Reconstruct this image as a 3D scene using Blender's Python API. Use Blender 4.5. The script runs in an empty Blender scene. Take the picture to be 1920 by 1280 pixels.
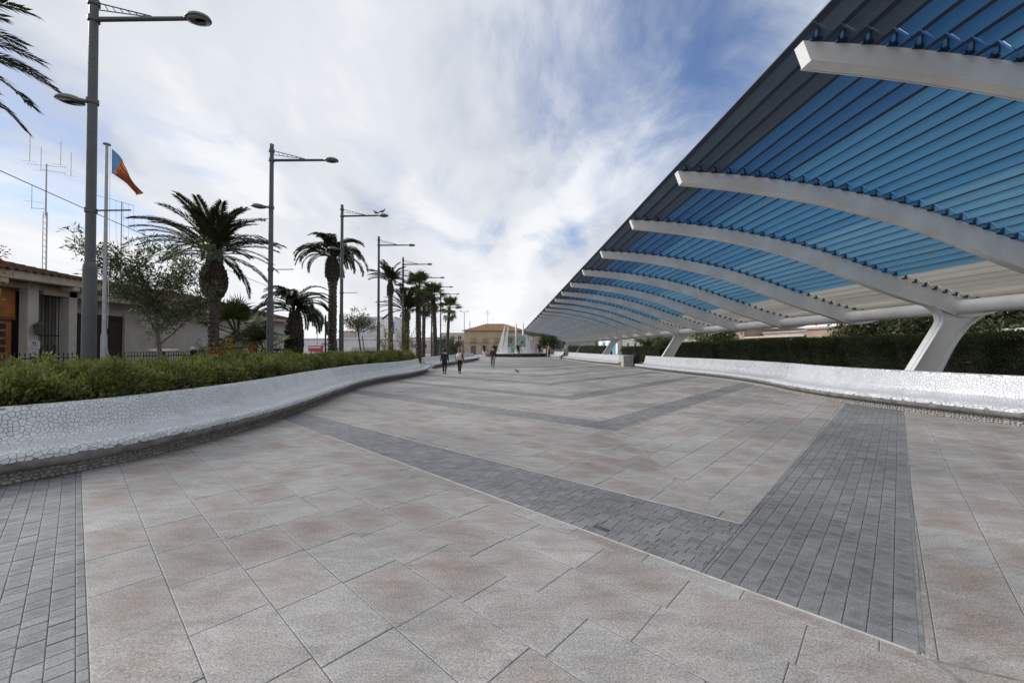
import bpy, bmesh, math, random
import numpy as np
from mathutils import Vector, Matrix
random.seed(7); rng = np.random.default_rng(7)
S = bpy.context.scene
COL = S.collection
R = math.radians
# ------------------------------------------------------------------ camera
CAMH = 1.6
cam_d = bpy.data.cameras.new('camera'); cam = bpy.data.objects.new('camera', cam_d); COL.objects.link(cam)
cam_d.sensor_width = 36; cam_d.lens = 763 / 1920 * 36
cam_d.clip_start = 0.05; cam_d.clip_end = 3000
cam.location = (0, 0, CAMH)
cam.rotation_euler = (R(90 + 0.83), 0, R(-0.6))
S.camera = cam
# ------------------------------------------------------------------ sky and sun
SUN_EL, SUN_AZ = 32, -76            # azimuth measured from +Y towards +X
w = bpy.data.worlds.new('World'); S.world = w; w.use_nodes = True
nt = w.node_tree; nt.nodes.clear()
def wn(t, **k):
    n = nt.nodes.new(t)
    for a, v in k.items(): setattr(n, a, v)
    return n
def wl(a, b): nt.links.new(a, b)
def wmath(op, a, b=None, clamp=False):
    n = wn('ShaderNodeMath', operation=op, use_clamp=clamp)
    for i, v in enumerate((a, b)):
        if v is None: continue
        if isinstance(v, (int, float)): n.inputs[i].default_value = v
        else: wl(v, n.inputs[i])
    return n.outputs[0]
sky = wn('ShaderNodeTexSky', sky_type='NISHITA', sun_disc=False)
sky.sun_elevation = R(SUN_EL); sky.sun_rotation = R(SUN_AZ); sky.altitude = 50; sky.air_density = 1.0; sky.dust_density = 0.3; sky.ozone_density = 3.0
tc = wn('ShaderNodeTexCoord'); sep = wn('ShaderNodeSeparateXYZ'); wl(tc.outputs['Generated'], sep.inputs[0])
zz = wmath('MAXIMUM', sep.outputs[2], 0.0)
den = wmath('ADD', zz, 0.22)
px = wmath('DIVIDE', sep.outputs[0], den); py = wmath('DIVIDE', sep.outputs[1], den)
comb = wn('ShaderNodeCombineXYZ'); wl(px, comb.inputs[0]); wl(py, comb.inputs[1])
def wnoise(scale, detail, rough, dist, off, stretch=(1, 1, 1), rot=0):
    m = wn('ShaderNodeMapping'); wl(comb.outputs[0], m.inputs[0])
    m.inputs['Location'].default_value = off; m.inputs['Scale'].default_value = stretch; m.inputs['Rotation'].default_value = (0, 0, R(rot))
    n = wn('ShaderNodeTexNoise'); n.inputs['Scale'].default_value = scale; n.inputs['Detail'].default_value = detail
    n.inputs['Roughness'].default_value = rough; n.inputs['Distortion'].default_value = dist
    wl(m.outputs[0], n.inputs['Vector']); return n.outputs['Fac']
def ramp(src, stops):
    r = wn('ShaderNodeValToRGB'); r.color_ramp.interpolation = 'EASE'
    e = r.color_ramp.elements
    while len(e) < len(stops): e.new(0.5)
    for q, (p, c) in zip(e, stops): q.position = p; q.color = (*c, 1)
    wl(src, r.inputs[0]); return r
big = wnoise(0.85, 7, 0.52, 0.3, (3.1, 1.7, 0), (1.1, 0.6, 1), 24)
fine = wnoise(2.4, 10, 0.60, 0.5, (0.4, 5.2, 0), (1.15, 0.75, 1), 26)
# opening in the cloud: blue sky high on the right
dotn = wn('ShaderNodeVectorMath', operation='DOT_PRODUCT'); wl(tc.outputs['Generated'], dotn.inputs[0])
d0 = Vector((0.50, 1.0, 0.72)).normalized(); dotn.inputs[1].default_value = d0
hole = ramp(dotn.outputs['Value'], [(0.885, (0, 0, 0)), (1.0, (1, 1, 1))]).outputs[0]
dens = wmath('ADD', wmath('MULTIPLY', big, 0.78), wmath('MULTIPLY', fine, 0.58))
dens = wmath('SUBTRACT', dens, wmath('MULTIPLY', hole, 0.20))
cover = ramp(dens, [(0.35, (0.05, 0.05, 0.05)), (0.70, (1, 1, 1))]).outputs[0]
tone = wnoise(0.75, 6, 0.5, 0.4, (7.3, 2.2, 0), (1.4, 0.6, 1), 30)
tone2 = wmath('ADD', wmath('MULTIPLY', tone, 0.75), wmath('MULTIPLY', fine, 0.27))
ccol = ramp(tone2, [(0.40, (0.50, 0.535, 0.61)), (0.50, (0.65, 0.68, 0.73)), (0.585, (0.79, 0.805, 0.83))])
hz = ramp(zz, [(0.0, (0.90, 0.90, 0.895)), (0.16, (0.80, 0.815, 0.835)), (0.40, (0, 0, 0))])
hzf = ramp(zz, [(0.0, (0.62, 0.62, 0.62)), (0.12, (0.45, 0.45, 0.45)), (0.33, (0, 0, 0))])
mixh = wn('ShaderNodeMix', data_type='RGBA'); wl(hzf.outputs[0], mixh.inputs[0]); wl(ccol.outputs[0], mixh.inputs[6]); mixh.inputs[7].default_value = (0.88, 0.885, 0.885, 1)
sc10 = wn('ShaderNodeVectorMath', operation='SCALE'); wl(mixh.outputs[2], sc10.inputs[0]); sc10.inputs['Scale'].default_value = 9.0
cov2 = wmath('ADD', cover, wmath('MULTIPLY', hzf.outputs[0], 0.95), True)
mix = wn('ShaderNodeMix', data_type='RGBA'); wl(cov2, mix.inputs[0]); tint = wn('ShaderNodeVectorMath', operation='MULTIPLY'); wl(sky.outputs[0], tint.inputs[0]); tint.inputs[1].default_value = (0.88, 0.99, 1.18); wl(tint.outputs[0], mix.inputs[6]); wl(sc10.outputs[0], mix.inputs[7])
bg = wn('ShaderNodeBackground'); bg.inputs[1].default_value = 0.1; wl(mix.outputs[2], bg.inputs[0])
wo = wn('ShaderNodeOutputWorld'); wl(bg.outputs[0], wo.inputs[0])
sd = bpy.data.lights.new('sun', 'SUN'); sd.energy = 3.0; sd.angle = R(22); sd.color = (1.0, 0.97, 0.93)
sun = bpy.data.objects.new('sun', sd); COL.objects.link(sun)
sdir = Vector((math.sin(R(SUN_AZ)) * math.cos(R(SUN_EL)), math.cos(R(SUN_AZ)) * math.cos(R(SUN_EL)), math.sin(R(SUN_EL))))
sun.rotation_euler = sdir.to_track_quat('Z', 'Y').to_euler(); sun.location = (0, 0, 40)
S.view_settings.view_transform = 'Standard'; S.view_settings.look = 'None'; S.view_settings.gamma = 1; S.view_settings.use_curve_mapping = False
S.view_settings.exposure = 0.38
try: S.cycles.max_bounces = 7; S.cycles.diffuse_bounces = 4; S.cycles.transparent_max_bounces = 6
except Exception: pass

# ------------------------------------------------------------------ materials
MATS = {}
def mat(name, col, rough=0.7, metal=0.0, var=0.0, scale=4.0, detail=5, bump=0.0, bscale=60, spec=0.5, col2=None, lo=0.4, hi=0.6, coat=0.0, trans=0.0):
    if name in MATS: return MATS[name]
    m = bpy.data.materials.new(name); m.use_nodes = True; MATS[name] = m
    n = m.node_tree.nodes; l = m.node_tree.links
    b = n['Principled BSDF']; b.inputs['Roughness'].default_value = rough; b.inputs['Metallic'].default_value = metal
    b.inputs['Specular IOR Level'].default_value = spec; b.inputs['Coat Weight'].default_value = coat
    b.inputs['Transmission Weight'].default_value = trans
    tcn = n.new('ShaderNodeTexCoord')
    src = None
    c2 = col2 if col2 else tuple(c * (1 - var) for c in col)
    if var > 0 or col2:
        no = n.new('ShaderNodeTexNoise'); no.inputs['Scale'].default_value = scale; no.inputs['Detail'].default_value = detail; no.inputs['Roughness'].default_value = 0.62
        l.new(tcn.outputs['Object'], no.inputs['Vector'])
        r = n.new('ShaderNodeValToRGB'); e = r.color_ramp.elements
        e[0].position = lo; e[0].color = (*c2, 1); e[1].position = hi; e[1].color = (*col, 1)
        l.new(no.outputs['Fac'], r.inputs[0]); l.new(r.outputs[0], b.inputs['Base Color'])
    else: b.inputs['Base Color'].default_value = (*col, 1)
    if bump > 0:
        no2 = n.new('ShaderNodeTexNoise'); no2.inputs['Scale'].default_value = bscale; no2.inputs['Detail'].default_value = 4
        l.new(tcn.outputs['Object'], no2.inputs['Vector'])
        bp = n.new('ShaderNodeBump'); bp.inputs['Strength'].default_value = bump; bp.inputs['Distance'].default_value = 0.02
        l.new(no2.outputs['Fac'], bp.inputs['Height']); l.new(bp.outputs[0], b.inputs['Normal'])
    return m
def nodes_of(m): return m.node_tree.nodes, m.node_tree.links, m.node_tree.nodes['Principled BSDF']
def mixrgb(m, fac, a, b):
    n, l, _ = nodes_of(m); x = n.new('ShaderNodeMix'); x.data_type = 'RGBA'
    for v, i in ((fac, 0), (a, 6), (b, 7)):
        if isinstance(v, (int, float)): x.inputs[i].default_value = v
        elif isinstance(v, tuple): x.inputs[i].default_value = (*v, 1)
        else: l.new(v, x.inputs[i])
    return x.outputs[2]
def noise(m, scale, detail=4, rough=0.6, vec=None, coord='Object', dist=0.0):
    n, l, _ = nodes_of(m); x = n.new('ShaderNodeTexNoise'); x.inputs['Scale'].default_value = scale; x.inputs['Detail'].default_value = detail
    x.inputs['Roughness'].default_value = rough; x.inputs['Distortion'].default_value = dist
    if vec is None:
        t = n.new('ShaderNodeTexCoord'); vec = t.outputs[coord]
    l.new(vec, x.inputs['Vector']); return x.outputs['Fac']
def cramp(m, src, stops):
    n, l, _ = nodes_of(m); r = n.new('ShaderNodeValToRGB'); e = r.color_ramp.elements
    while len(e) < len(stops): e.new(0.5)
    for q, (p, c) in zip(e, stops):
        q.position = p; q.color = (c, c, c, 1) if isinstance(c, (int, float)) else (*c, 1)
    l.new(src, r.inputs[0]); return r.outputs[0]
def worldpos(m):
    n, l, _ = nodes_of(m); g = n.new('ShaderNodeNewGeometry'); return g.outputs['Position']
def attr(m, name):
    n, l, _ = nodes_of(m); a = n.new('ShaderNodeAttribute'); a.attribute_name = name; return a

# granite slab: speckled grey-beige, pinkish and brownish per slab
def granite(name, base, pink, light, spk, rmin=0.62):
    m = mat(name, base); n, l, b = nodes_of(m)
    P = worldpos(m); at = attr(m, 'rnd')
    blot = noise(m, 1.7, 5, 0.62, P); blot2 = noise(m, 0.45, 6, 0.6, P); sp = noise(m, 95, 2, 0.7, P); sp2 = noise(m, 240, 1, 0.5, P)
    sepn = n.new('ShaderNodeSeparateColor'); l.new(at.outputs['Color'], sepn.inputs[0])
    ad = n.new('ShaderNodeMath'); ad.operation = 'ADD'; l.new(blot, ad.inputs[0]); l.new(sepn.outputs[0], ad.inputs[1])
    cm = n.new('ShaderNodeMath'); cm.operation = 'MULTIPLY'; l.new(cramp(m, ad.outputs[0], [(0.50, 0.0), (1.15, 1.0)]), cm.inputs[0]); l.new(cramp(m, sepn.outputs[2], [(0.0, 0.25), (0.75, 1.0)]), cm.inputs[1])
    c = mixrgb(m, cm.outputs[0], base, pink)
    c = mixrgb(m, cramp(m, sepn.outputs[1], [(0.2, 0.0), (1.0, 0.55)]), c, light)
    st = cramp(m, blot2, [(0.38, 0.74), (0.62, 1.06)])
    mm = n.new('ShaderNodeMix'); mm.data_type = 'RGBA'; mm.blend_type = 'MULTIPLY'; mm.inputs[0].default_value = 1
    l.new(c, mm.inputs[6]); l.new(st, mm.inputs[7]); c = mm.outputs[2]
    mp_ = n.new('ShaderNodeMapping'); mp_.inputs['Scale'].default_value = (0.55, 1.6, 1); mp_.inputs['Rotation'].default_value = (0, 0, R(8)); l.new(P, mp_.inputs[0])
    wv = cramp(m, noise(m, 5.0, 6, 0.68, mp_.outputs[0], dist=0.8), [(0.34, 0.80), (0.5, 0.99), (0.66, 1.13)])
    mm = n.new('ShaderNodeMix'); mm.data_type = 'RGBA'; mm.blend_type = 'MULTIPLY'; mm.inputs[0].default_value = 1
    l.new(c, mm.inputs[6]); l.new(wv, mm.inputs[7]); c = mm.outputs[2]
    s1 = cramp(m, sp, [(0.34, 0.62), (0.5, 1.0), (0.68, 1.36)])
    mm = n.new('ShaderNodeMix'); mm.data_type = 'RGBA'; mm.blend_type = 'MULTIPLY'; mm.inputs[0].default_value = spk
    l.new(c, mm.inputs[6]); l.new(s1, mm.inputs[7]); c = mm.outputs[2]
    s2 = cramp(m, sp2, [(0.36, 0.7), (0.6, 1.25)])
    mm = n.new('ShaderNodeMix'); mm.data_type = 'RGBA'; mm.blend_type = 'MULTIPLY'; mm.inputs[0].default_value = spk * 0.8
    l.new(c, mm.inputs[6]); l.new(s2, mm.inputs[7]); c = mm.outputs[2]
    # scattered dark drip marks
    v = n.new('ShaderNodeTexVoronoi'); v.inputs['Scale'].default_value = 1.6; v.inputs['Randomness'].default_value = 1; l.new(P, v.inputs['Vector'])
    spot = cramp(m, v.outputs['Distance'], [(0.012, 0.55), (0.03, 1.0)])
    mm = n.new('ShaderNodeMix'); mm.data_type = 'RGBA'; mm.blend_type = 'MULTIPLY'; mm.inputs[0].default_value = 1
    l.new(c, mm.inputs[6]); l.new(spot, mm.inputs[7]); c = mm.outputs[2]
    l.new(c, b.inputs['Base Color'])
    rr = cramp(m, blot2, [(0.35, rmin), (0.65, 0.82)]); l.new(rr, b.inputs['Roughness'])
    bp = n.new('ShaderNodeBump'); bp.inputs['Strength'].default_value = 0.25; bp.inputs['Distance'].default_value = 0.004
    l.new(sp, bp.inputs['Height']); l.new(bp.outputs[0], b.inputs['Normal'])
    return m
M_SLAB = granite('granite_slab', (0.330, 0.320, 0.306), (0.272, 0.226, 0.203), (0.365, 0.359, 0.35), 0.9)
M_PAVER = granite('dark_granite_paver', (0.208, 0.211, 0.215), (0.150, 0.153, 0.157), (0.25, 0.253, 0.258), 0.65, 0.55)
M_GROUT = mat('joint_sand', (0.105, 0.098, 0.09), 0.95, var=0.5, scale=3)
M_EDGE = mat('pale_edging_strip', (0.52, 0.50, 0.48), 0.6, var=0.25, scale=9)
M_ALU = mat('metal_joint_strip', (0.50, 0.47, 0.41), 0.45, metal=0.6, var=0.3, scale=25)
M_GROUND = mat('dusty_ground', (0.25, 0.235, 0.21), 0.95, var=0.35, scale=0.8)
M_SOIL = mat('bed_soil', (0.085, 0.062, 0.045), 0.95, var=0.5, scale=6, bump=0.6, bscale=25)
M_ASPH = mat('asphalt', (0.07, 0.07, 0.072), 0.9, var=0.25, scale=3)
def tile_mat(name, col, dark, far=False):
    m = mat(name, col, 0.34); n, l, b = nodes_of(m); P = worldpos(m)
    at = attr(m, 'rnd')
    sepn = n.new('ShaderNodeSeparateColor'); l.new(at.outputs['Color'], sepn.inputs[0])
    c = mixrgb(m, cramp(m, sepn.outputs[0], [(0.0, 0.0), (1.0, 0.38)]), col, tuple(x * 0.72 for x in col))
    dirt = noise(m, 3.0, 6, 0.65, P)
    c = mixrgb(m, cramp(m, dirt, [(0.47, 0.0), (0.72, 0.55)]), c, dark)
    if far:
        u = n.new('ShaderNodeUVMap'); u.uv_map = 'st'
        v = n.new('ShaderNodeTexVoronoi'); v.feature = 'DISTANCE_TO_EDGE'; v.inputs['Scale'].default_value = 16; l.new(u.outputs[0], v.inputs['Vector'])
        ln = cramp(m, v.outputs['Distance'], [(0.035, 1.0), (0.075, 0.0)])
        c = mixrgb(m, ln, c, (0.27, 0.27, 0.28))
        v2 = n.new('ShaderNodeTexVoronoi'); v2.inputs['Scale'].default_value = 16; l.new(u.outputs[0], v2.inputs['Vector'])
        sp2 = n.new('ShaderNodeSeparateColor'); l.new(v2.outputs['Color'], sp2.inputs[0])
        c2 = n.new('ShaderNodeMix'); c2.data_type = 'RGBA'; c2.blend_type = 'MULTIPLY'; c2.inputs[0].default_value = 1
        l.new(c, c2.inputs[6]); l.new(cramp(m, sp2.outputs[0], [(0.0, 0.8), (1.0, 1.0)]), c2.inputs[7]); c = c2.outputs[2]
        bp = n.new('ShaderNodeBump'); bp.inputs['Strength'].default_value = 0.4; bp.inputs['Distance'].default_value = 0.004
        l.new(cramp(m, v.outputs['Distance'], [(0.03, 0.0), (0.09, 1.0)]), bp.inputs['Height']); l.new(bp.outputs[0], b.inputs['Normal'])
    l.new(c, b.inputs['Base Color'])
    return m
M_TILE = tile_mat('white_ceramic_shard', (0.57, 0.58, 0.61), (0.37, 0.37, 0.37))
M_TILEFAR = tile_mat('white_mosaic', (0.57, 0.58, 0.61), (0.37, 0.37, 0.37), True)
M_TGROUT = mat('mosaic_grout', (0.27, 0.27, 0.28), 0.9, var=0.3, scale=20)
M_CONC = mat('bench_concrete', (0.27, 0.262, 0.25), 0.85, var=0.45, scale=5, bump=0.4, bscale=80)
M_STONE = mat('plinth_pebble', (0.42, 0.39, 0.35), 0.7, var=0.45, scale=9, lo=0.35, hi=0.65)
M_WSTEEL = mat('white_painted_steel', (0.78, 0.78, 0.775), 0.42, var=0.14, scale=1.2, col2=(0.64, 0.62, 0.59), lo=0.3, hi=0.62)
M_LAMP = mat('grey_painted_steel', (0.062, 0.068, 0.074), 0.5, var=0.2, scale=6)
M_LAMPH = mat('lamp_head_shell', (0.12, 0.128, 0.125), 0.5, var=0.15, scale=6)
M_LENS = mat('lamp_lens', (0.10, 0.10, 0.098), 0.3)
M_GALV = mat('galvanised_steel', (0.33, 0.34, 0.35), 0.5, metal=0.35, var=0.2, scale=5)
M_BLACK = mat('black_paint', (0.012, 0.012, 0.014), 0.5)
M_WHITE = mat('white_plaster', (0.72, 0.71, 0.70), 0.85, var=0.12, scale=1.2)

# ------------------------------------------------------------------ mesh helpers
def chain_loc(o):
    v = Vector((0, 0, 0))
    while o is not None: v += o.location; o = o.parent
    return v
def link(o, parent=None):
    COL.objects.link(o)
    if parent is not None: o.parent = parent
    return o
def tag(o, label=None, cat=None, group=None, kind=None):
    if label: o['label'] = label
    if cat: o['category'] = cat
    if group: o['group'] = group
    if kind: o['kind'] = kind
    return o
def empty(name, loc=(0, 0, 0), rz=0, label=None, cat=None, group=None):
    o = bpy.data.objects.new(name, None); o.empty_display_size = 0.2; o.location = loc; o.rotation_euler = (0, 0, rz); link(o)
    return tag(o, label, cat, group)
def mesh_np(name, V, F, mats, parent=None, smooth=False, local=True, fm=None, rnd=None):
    """V (n,3) array, F list of tuples or (m,k) array"""
    me = bpy.data.meshes.new(name)
    V = np.asarray(V, dtype=np.float32)
    if not local and parent is not None: V = V - np.array(chain_loc(parent), dtype=np.float32)
    if isinstance(F, np.ndarray):
        k = F.shape[1]; me.vertices.add(len(V)); me.vertices.foreach_set('co', V.ravel())
        me.loops.add(F.size); me.loops.foreach_set('vertex_index', F.ravel().astype(np.int32))
        me.polygons.add(len(F)); me.polygons.foreach_set('loop_start', np.arange(0, F.size, k, dtype=np.int32))
        me.polygons.foreach_set('loop_total', np.full(len(F), k, dtype=np.int32))
        me.update(calc_edges=True)
    else:
        me.from_pydata([tuple(map(float, v)) for v in V], [], F)
    if not isinstance(mats, (list, tuple)): mats = [mats]
    for m in mats: me.materials.append(m)
    if fm is not None: me.polygons.foreach_set('material_index', np.asarray(fm, dtype=np.int32))
    if smooth: me.polygons.foreach_set('use_smooth', np.ones(len(me.polygons), dtype=bool))
    if rnd is not None:
        a = me.color_attributes.new('rnd', 'FLOAT_COLOR', 'POINT'); a.data.foreach_set('color', np.asarray(rnd, dtype=np.float32).ravel())
    me.validate()
    o = bpy.data.objects.new(name, me)
    return link(o, parent)
class MB:
    def __init__(s): s.v = []; s.f = []; s.m = []
    def add(s, vs, fs, m=0):
        o = len(s.v); s.v += [tuple(map(float, v)) for v in vs]; s.f += [tuple(i + o for i in f) for f in fs]; s.m += [m] * len(fs); return s
    def box(s, a, b, m=0):
        x0, y0, z0 = a; x1, y1, z1 = b
        return s.add([(x0,y0,z0),(x1,y0,z0),(x1,y1,z0),(x0,y1,z0),(x0,y0,z1),(x1,y0,z1),(x1,y1,z1),(x0,y1,z1)],
                     [(0,3,2,1),(4,5,6,7),(0,1,5,4),(1,2,6,5),(2,3,7,6),(3,0,4,7)], m)
    def bbox(s, a, b, c=0.01, m=0):
        """box with chamfered edges"""
        (x0,y0,z0),(x1,y1,z1) = a, b
        c = min(c, (x1-x0)*.45, (y1-y0)*.45, (z1-z0)*.45)
        bm = bmesh.new(); bmesh.ops.create_cube(bm, size=1)
        for v in bm.verts: v.co = Vector((x0+(v.co.x+.5)*(x1-x0), y0+(v.co.y+.5)*(y1-y0), z0+(v.co.z+.5)*(z1-z0)))
        bmesh.ops.bevel(bm, geom=bm.edges[:], offset=c, segments=1, affect='EDGES')
        bm.verts.index_update()
        s.add([v.co[:] for v in bm.verts], [tuple(v.index for v in f.verts) for f in bm.faces], m); bm.free(); return s
    def tube(s, pts, rad, n=8, caps=True, m=0, sx=1.0):
        pts = [Vector(p) for p in pts]; N = len(pts)
        if not isinstance(rad, (list, tuple)): rad = [rad] * N
        vs = []; fs = []; prev = None
        for i, p in enumerate(pts):
            t = (pts[min(i+1, N-1)] - pts[max(i-1, 0)]).normalized()
            if prev is None:
                a = Vector((0,0,1)) if abs(t.z) < .9 else Vector((1,0,0))
                x = t.cross(a).normalized()
            else: x = (prev - t * prev.dot(t)).normalized()
            prev = x; y = t.cross(x)
            for k in range(n):
                an = 2*math.pi*k/n; vs.append(p + x*math.cos(an)*rad[i]*sx + y*math.sin(an)*rad[i])
        for i in range(N-1):
            for k in range(n): fs.append((i*n+k, i*n+(k+1)%n, (i+1)*n+(k+1)%n, (i+1)*n+k))
        if caps: fs.append(tuple(range(n-1,-1,-1))); fs.append(tuple(range((N-1)*n, N*n)))
        return s.add(vs, fs, m)
    def lathe(s, prof, n=16, c=(0,0,0), m=0, sy=1.0):
        vs = []; fs = []
        for r, z in prof:
            for k in range(n):
                a = 2*math.pi*k/n; vs.append((c[0]+r*math.cos(a), c[1]+r*math.sin(a)*sy, c[2]+z))
        for i in range(len(prof)-1):
            for k in range(n): fs.append((i*n+k, i*n+(k+1)%n, (i+1)*n+(k+1)%n, (i+1)*n+k))
        fs.append(tuple(range(n-1,-1,-1))); fs.append(tuple(range((len(prof)-1)*n, len(prof)*n)))
        return s.add(vs, fs, m)
    def prism(s, poly, ax, lo, hi, m=0):
        """polygon in the plane normal to axis ax ('x','y','z') extruded lo..hi"""
        def mk(p, h): return (h, p[0], p[1]) if ax == 'x' else ((p[0], h, p[1]) if ax == 'y' else (p[0], p[1], h))
        n = len(poly); ar = sum(poly[i][0]*poly[(i+1)%n][1]-poly[(i+1)%n][0]*poly[i][1] for i in range(n))
        if (ar < 0) != (ax == 'y'): poly = poly[::-1]
        vs = [mk(p, lo) for p in poly] + [mk(p, hi) for p in poly]
        fs = [tuple(range(n-1,-1,-1)), tuple(range(n, 2*n))] + [(i, (i+1)%n, n+(i+1)%n, n+i) for i in range(n)]
        return s.add(vs, fs, m)
    def build(s, name, mats, parent=None, smooth=False, local=True, rnd=None):
        return mesh_np(name, s.v, s.f, mats, parent, smooth, local, s.m if isinstance(mats, (list, tuple)) else None, rnd)
def shade_auto(o, ang=35):
    me = o.data; me.polygons.foreach_set('use_smooth', np.ones(len(me.polygons), dtype=bool))
    try: me.set_sharp_from_angle(angle=R(ang))
    except Exception: pass
    return o
def copy_tree(o, parent=None):
    c = o.copy(); COL.objects.link(c); c.parent = parent
    for ch in list(o.children): copy_tree(ch, c)
    return c
def place(o, loc, rz=0, sc=1.0, label=None):
    o.location = loc; o.rotation_euler = (0, 0, rz); o.scale = (sc, sc, sc)
    if label: o['label'] = label
    return o
def crom(pts, n):
    """Catmull-Rom through 2D points, resampled to n points evenly by arc length"""
    P = [Vector((*p, 0)) for p in pts]; P = [P[0]*2-P[1]] + P + [P[-1]*2-P[-2]]
    out = []
    for i in range(1, len(P)-2):
        for k in range(24):
            t = k/24; a, b, c, d = P[i-1], P[i], P[i+1], P[i+2]
            out.append(0.5*((2*b)+(c-a)*t+(2*a-5*b+4*c-d)*t*t+(3*b-a-3*c+d)*t**3))
    out.append(P[-2])
    A = np.array([(p.x, p.y) for p in out]); s = np.concatenate([[0], np.cumsum(np.linalg.norm(np.diff(A, axis=0), axis=1))])
    q = np.linspace(0, s[-1], n)
    return np.stack([np.interp(q, s, A[:,0]), np.interp(q, s, A[:,1])], 1), q
def clip(poly, a, b, c):
    """keep the part of a convex polygon where a*x+b*y+c >= 0"""
    out = []; n = len(poly)
    for i in range(n):
        p, q = poly[i], poly[(i+1)%n]; dp = a*p[0]+b*p[1]+c; dq = a*q[0]+b*q[1]+c
        if dp >= 0: out.append(p)
        if (dp >= 0) != (dq >= 0):
            t = dp/(dp-dq); out.append((p[0]+(q[0]-p[0])*t, p[1]+(q[1]-p[1])*t))
    return out
def area(poly):
    return 0.5*sum(poly[i][0]*poly[(i+1)%len(poly)][1]-poly[(i+1)%len(poly)][0]*poly[i][1] for i in range(len(poly)))
def inset(poly, d):
    """inward offset of a convex CCW polygon by half-plane clipping"""
    out = list(poly); n = len(poly)
    for i in range(n):
        p, q = poly[i], poly[(i+1)%n]; ex, ey = q[0]-p[0], q[1]-p[1]; L = math.hypot(ex, ey)
        if L < 1e-6: continue
        nx, ny = -ey/L, ex/L
        out = clip(out, nx, ny, -(nx*p[0]+ny*p[1])-d)
        if len(out) < 3: return []
    return out
# ------------------------------------------------------------------ ground, plaza paving
def sheet(name, x0, y0, x1, y1, z, m, kind='structure', nx=1):
    o = mesh_np(name, [(x0,y0,z),(x1,y0,z),(x1,y1,z),(x0,y1,z)], [(0,1,2,3)], m); return tag(o, kind=kind)
sheet('ground', -700, -60, 700, 1500, -0.05, M_GROUND)
plaza = MB().box((-7.4, -4, -0.3), (12.0, 100, 0.0088)).build('plaza_pavement', M_GROUT); tag(plaza, kind='structure')
sheet('planting_bed', -15.2, -4, -7.4, 60, 0.0, M_SOIL)
sheet('planting_bed', 12.0, -6, 17.8, 100, 0.0, M_SOIL)
sheet('side_street', 17.8, -20, 27.0, 160, -0.02, M_ASPH)
sheet('side_pavement', -24, -6, -15.2, 40, -0.01, M_GROUND)

def VX(Y): return 2.14 - 0.02 * (Y - 2.11)
def line_ge(p, d, side):
    """half-plane through p along d, side=+1 keeps the far (larger Y) side"""
    a, b = -d[1], d[0]
    if b < 0: a, b = -a, -b
    return (a*side, b*side, -(a*p[0]+b*p[1])*side)
bands = []
def band(yo, yi, lo=(-1.08, 1), li=None, ro=(0.93, 1), ri=None):
    li = li or lo; ri = ri or ro
    bands.append(dict(L=((VX(yo), yo), lo, (VX(yi), yi), li), R=((VX(yo), yo), ro, (VX(yi), yi), ri), y=yo))
band(-3.3, -2.03, (-1.05, 1), (-1.05, 1))
band(2.11, 3.66, (-5.68, 5.57), (-5.14, 4.59), (7.14, 7.35), (6.34, 6.6))
band(7.76, 8.77, (-1.15, 1), (-1.15, 1), (0.90, 1), (0.90, 1))
for y0, th in ((12.26, 1.02), (17.07, 1.1), (22.0, 1.1), (26.8, 1.1), (31.6, 1.1)): band(y0, y0 + th, (-1.12, 1), None, (0.90, 1))
y0 = 36.4
while y0 < 92: band(y0, y0 + 1.1, (-1.12, 1), None, (0.90, 1)); y0 += 4.8
VL = (0.02, 1.0)   # vertex line direction is (-0.02, 1)
def side_clip(sd): # left: x <= VX(y)
    a, b, c = -1, -0.02, 2.14 + 0.02*2.11
    return (a, b, c) if sd == 'L' else (-a, -b, -c)
def region(sd, lo, hi, ymax=40, x0=-7.2, x1=11.8, ymin=-1.5):
    P = [(x0, ymin), (x1, ymin), (x1, ymax), (x0, ymax)]
    P = clip(P, *side_clip(sd))
    if lo: P = clip(P, *line_ge(lo[0], lo[1], 1)) if P else P
    if hi: P = clip(P, *line_ge(hi[0], hi[1], -1)) if P else P
    return P
def fill(P, org, d, roww, lens, seedoff=0):
    L = math.hypot(*d); d = (d[0]/L, d[1]/L); e = (-d[1], d[0])
    if e[1] < 0: e = (-e[0], -e[1])
    us = [(p[0]-org[0])*e[0]+(p[1]-org[1])*e[1] for p in P]; vs = [(p[0]-org[0])*d[0]+(p[1]-org[1])*d[1] for p in P]
    j0 = math.floor(min(us)/roww - 1e-6); j1 = math.ceil(max(us)/roww)
    cl = []
    n = len(P); A = area(P)
    Q = P if A > 0 else P[::-1]
    for i in range(n):
        p, q = Q[i], Q[(i+1)%n]; cl.append((-(q[1]-p[1]), q[0]-p[0], (q[1]-p[1])*p[0]-(q[0]-p[0])*p[1]))
    out = []
    for j in range(j0, j1):
        v = min(vs) - random.random()*max(lens)
        while v < max(vs):
            ln = random.choice(lens)
            r = [(v, j*roww), (v+ln, j*roww), (v+ln, (j+1)*roww), (v, (j+1)*roww)]
            poly = [(org[0]+a*d[0]+b*e[0], org[1]+a*d[1]+b*e[1]) for a, b in r]
            if area(poly) < 0: poly = poly[::-1]
            v += ln
            for c in cl:
                poly = clip(poly, *c)
                if len(poly) < 3: break
            if len(poly) >= 3 and area(poly) > 0.0012: out.append(poly)
    return out
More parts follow.
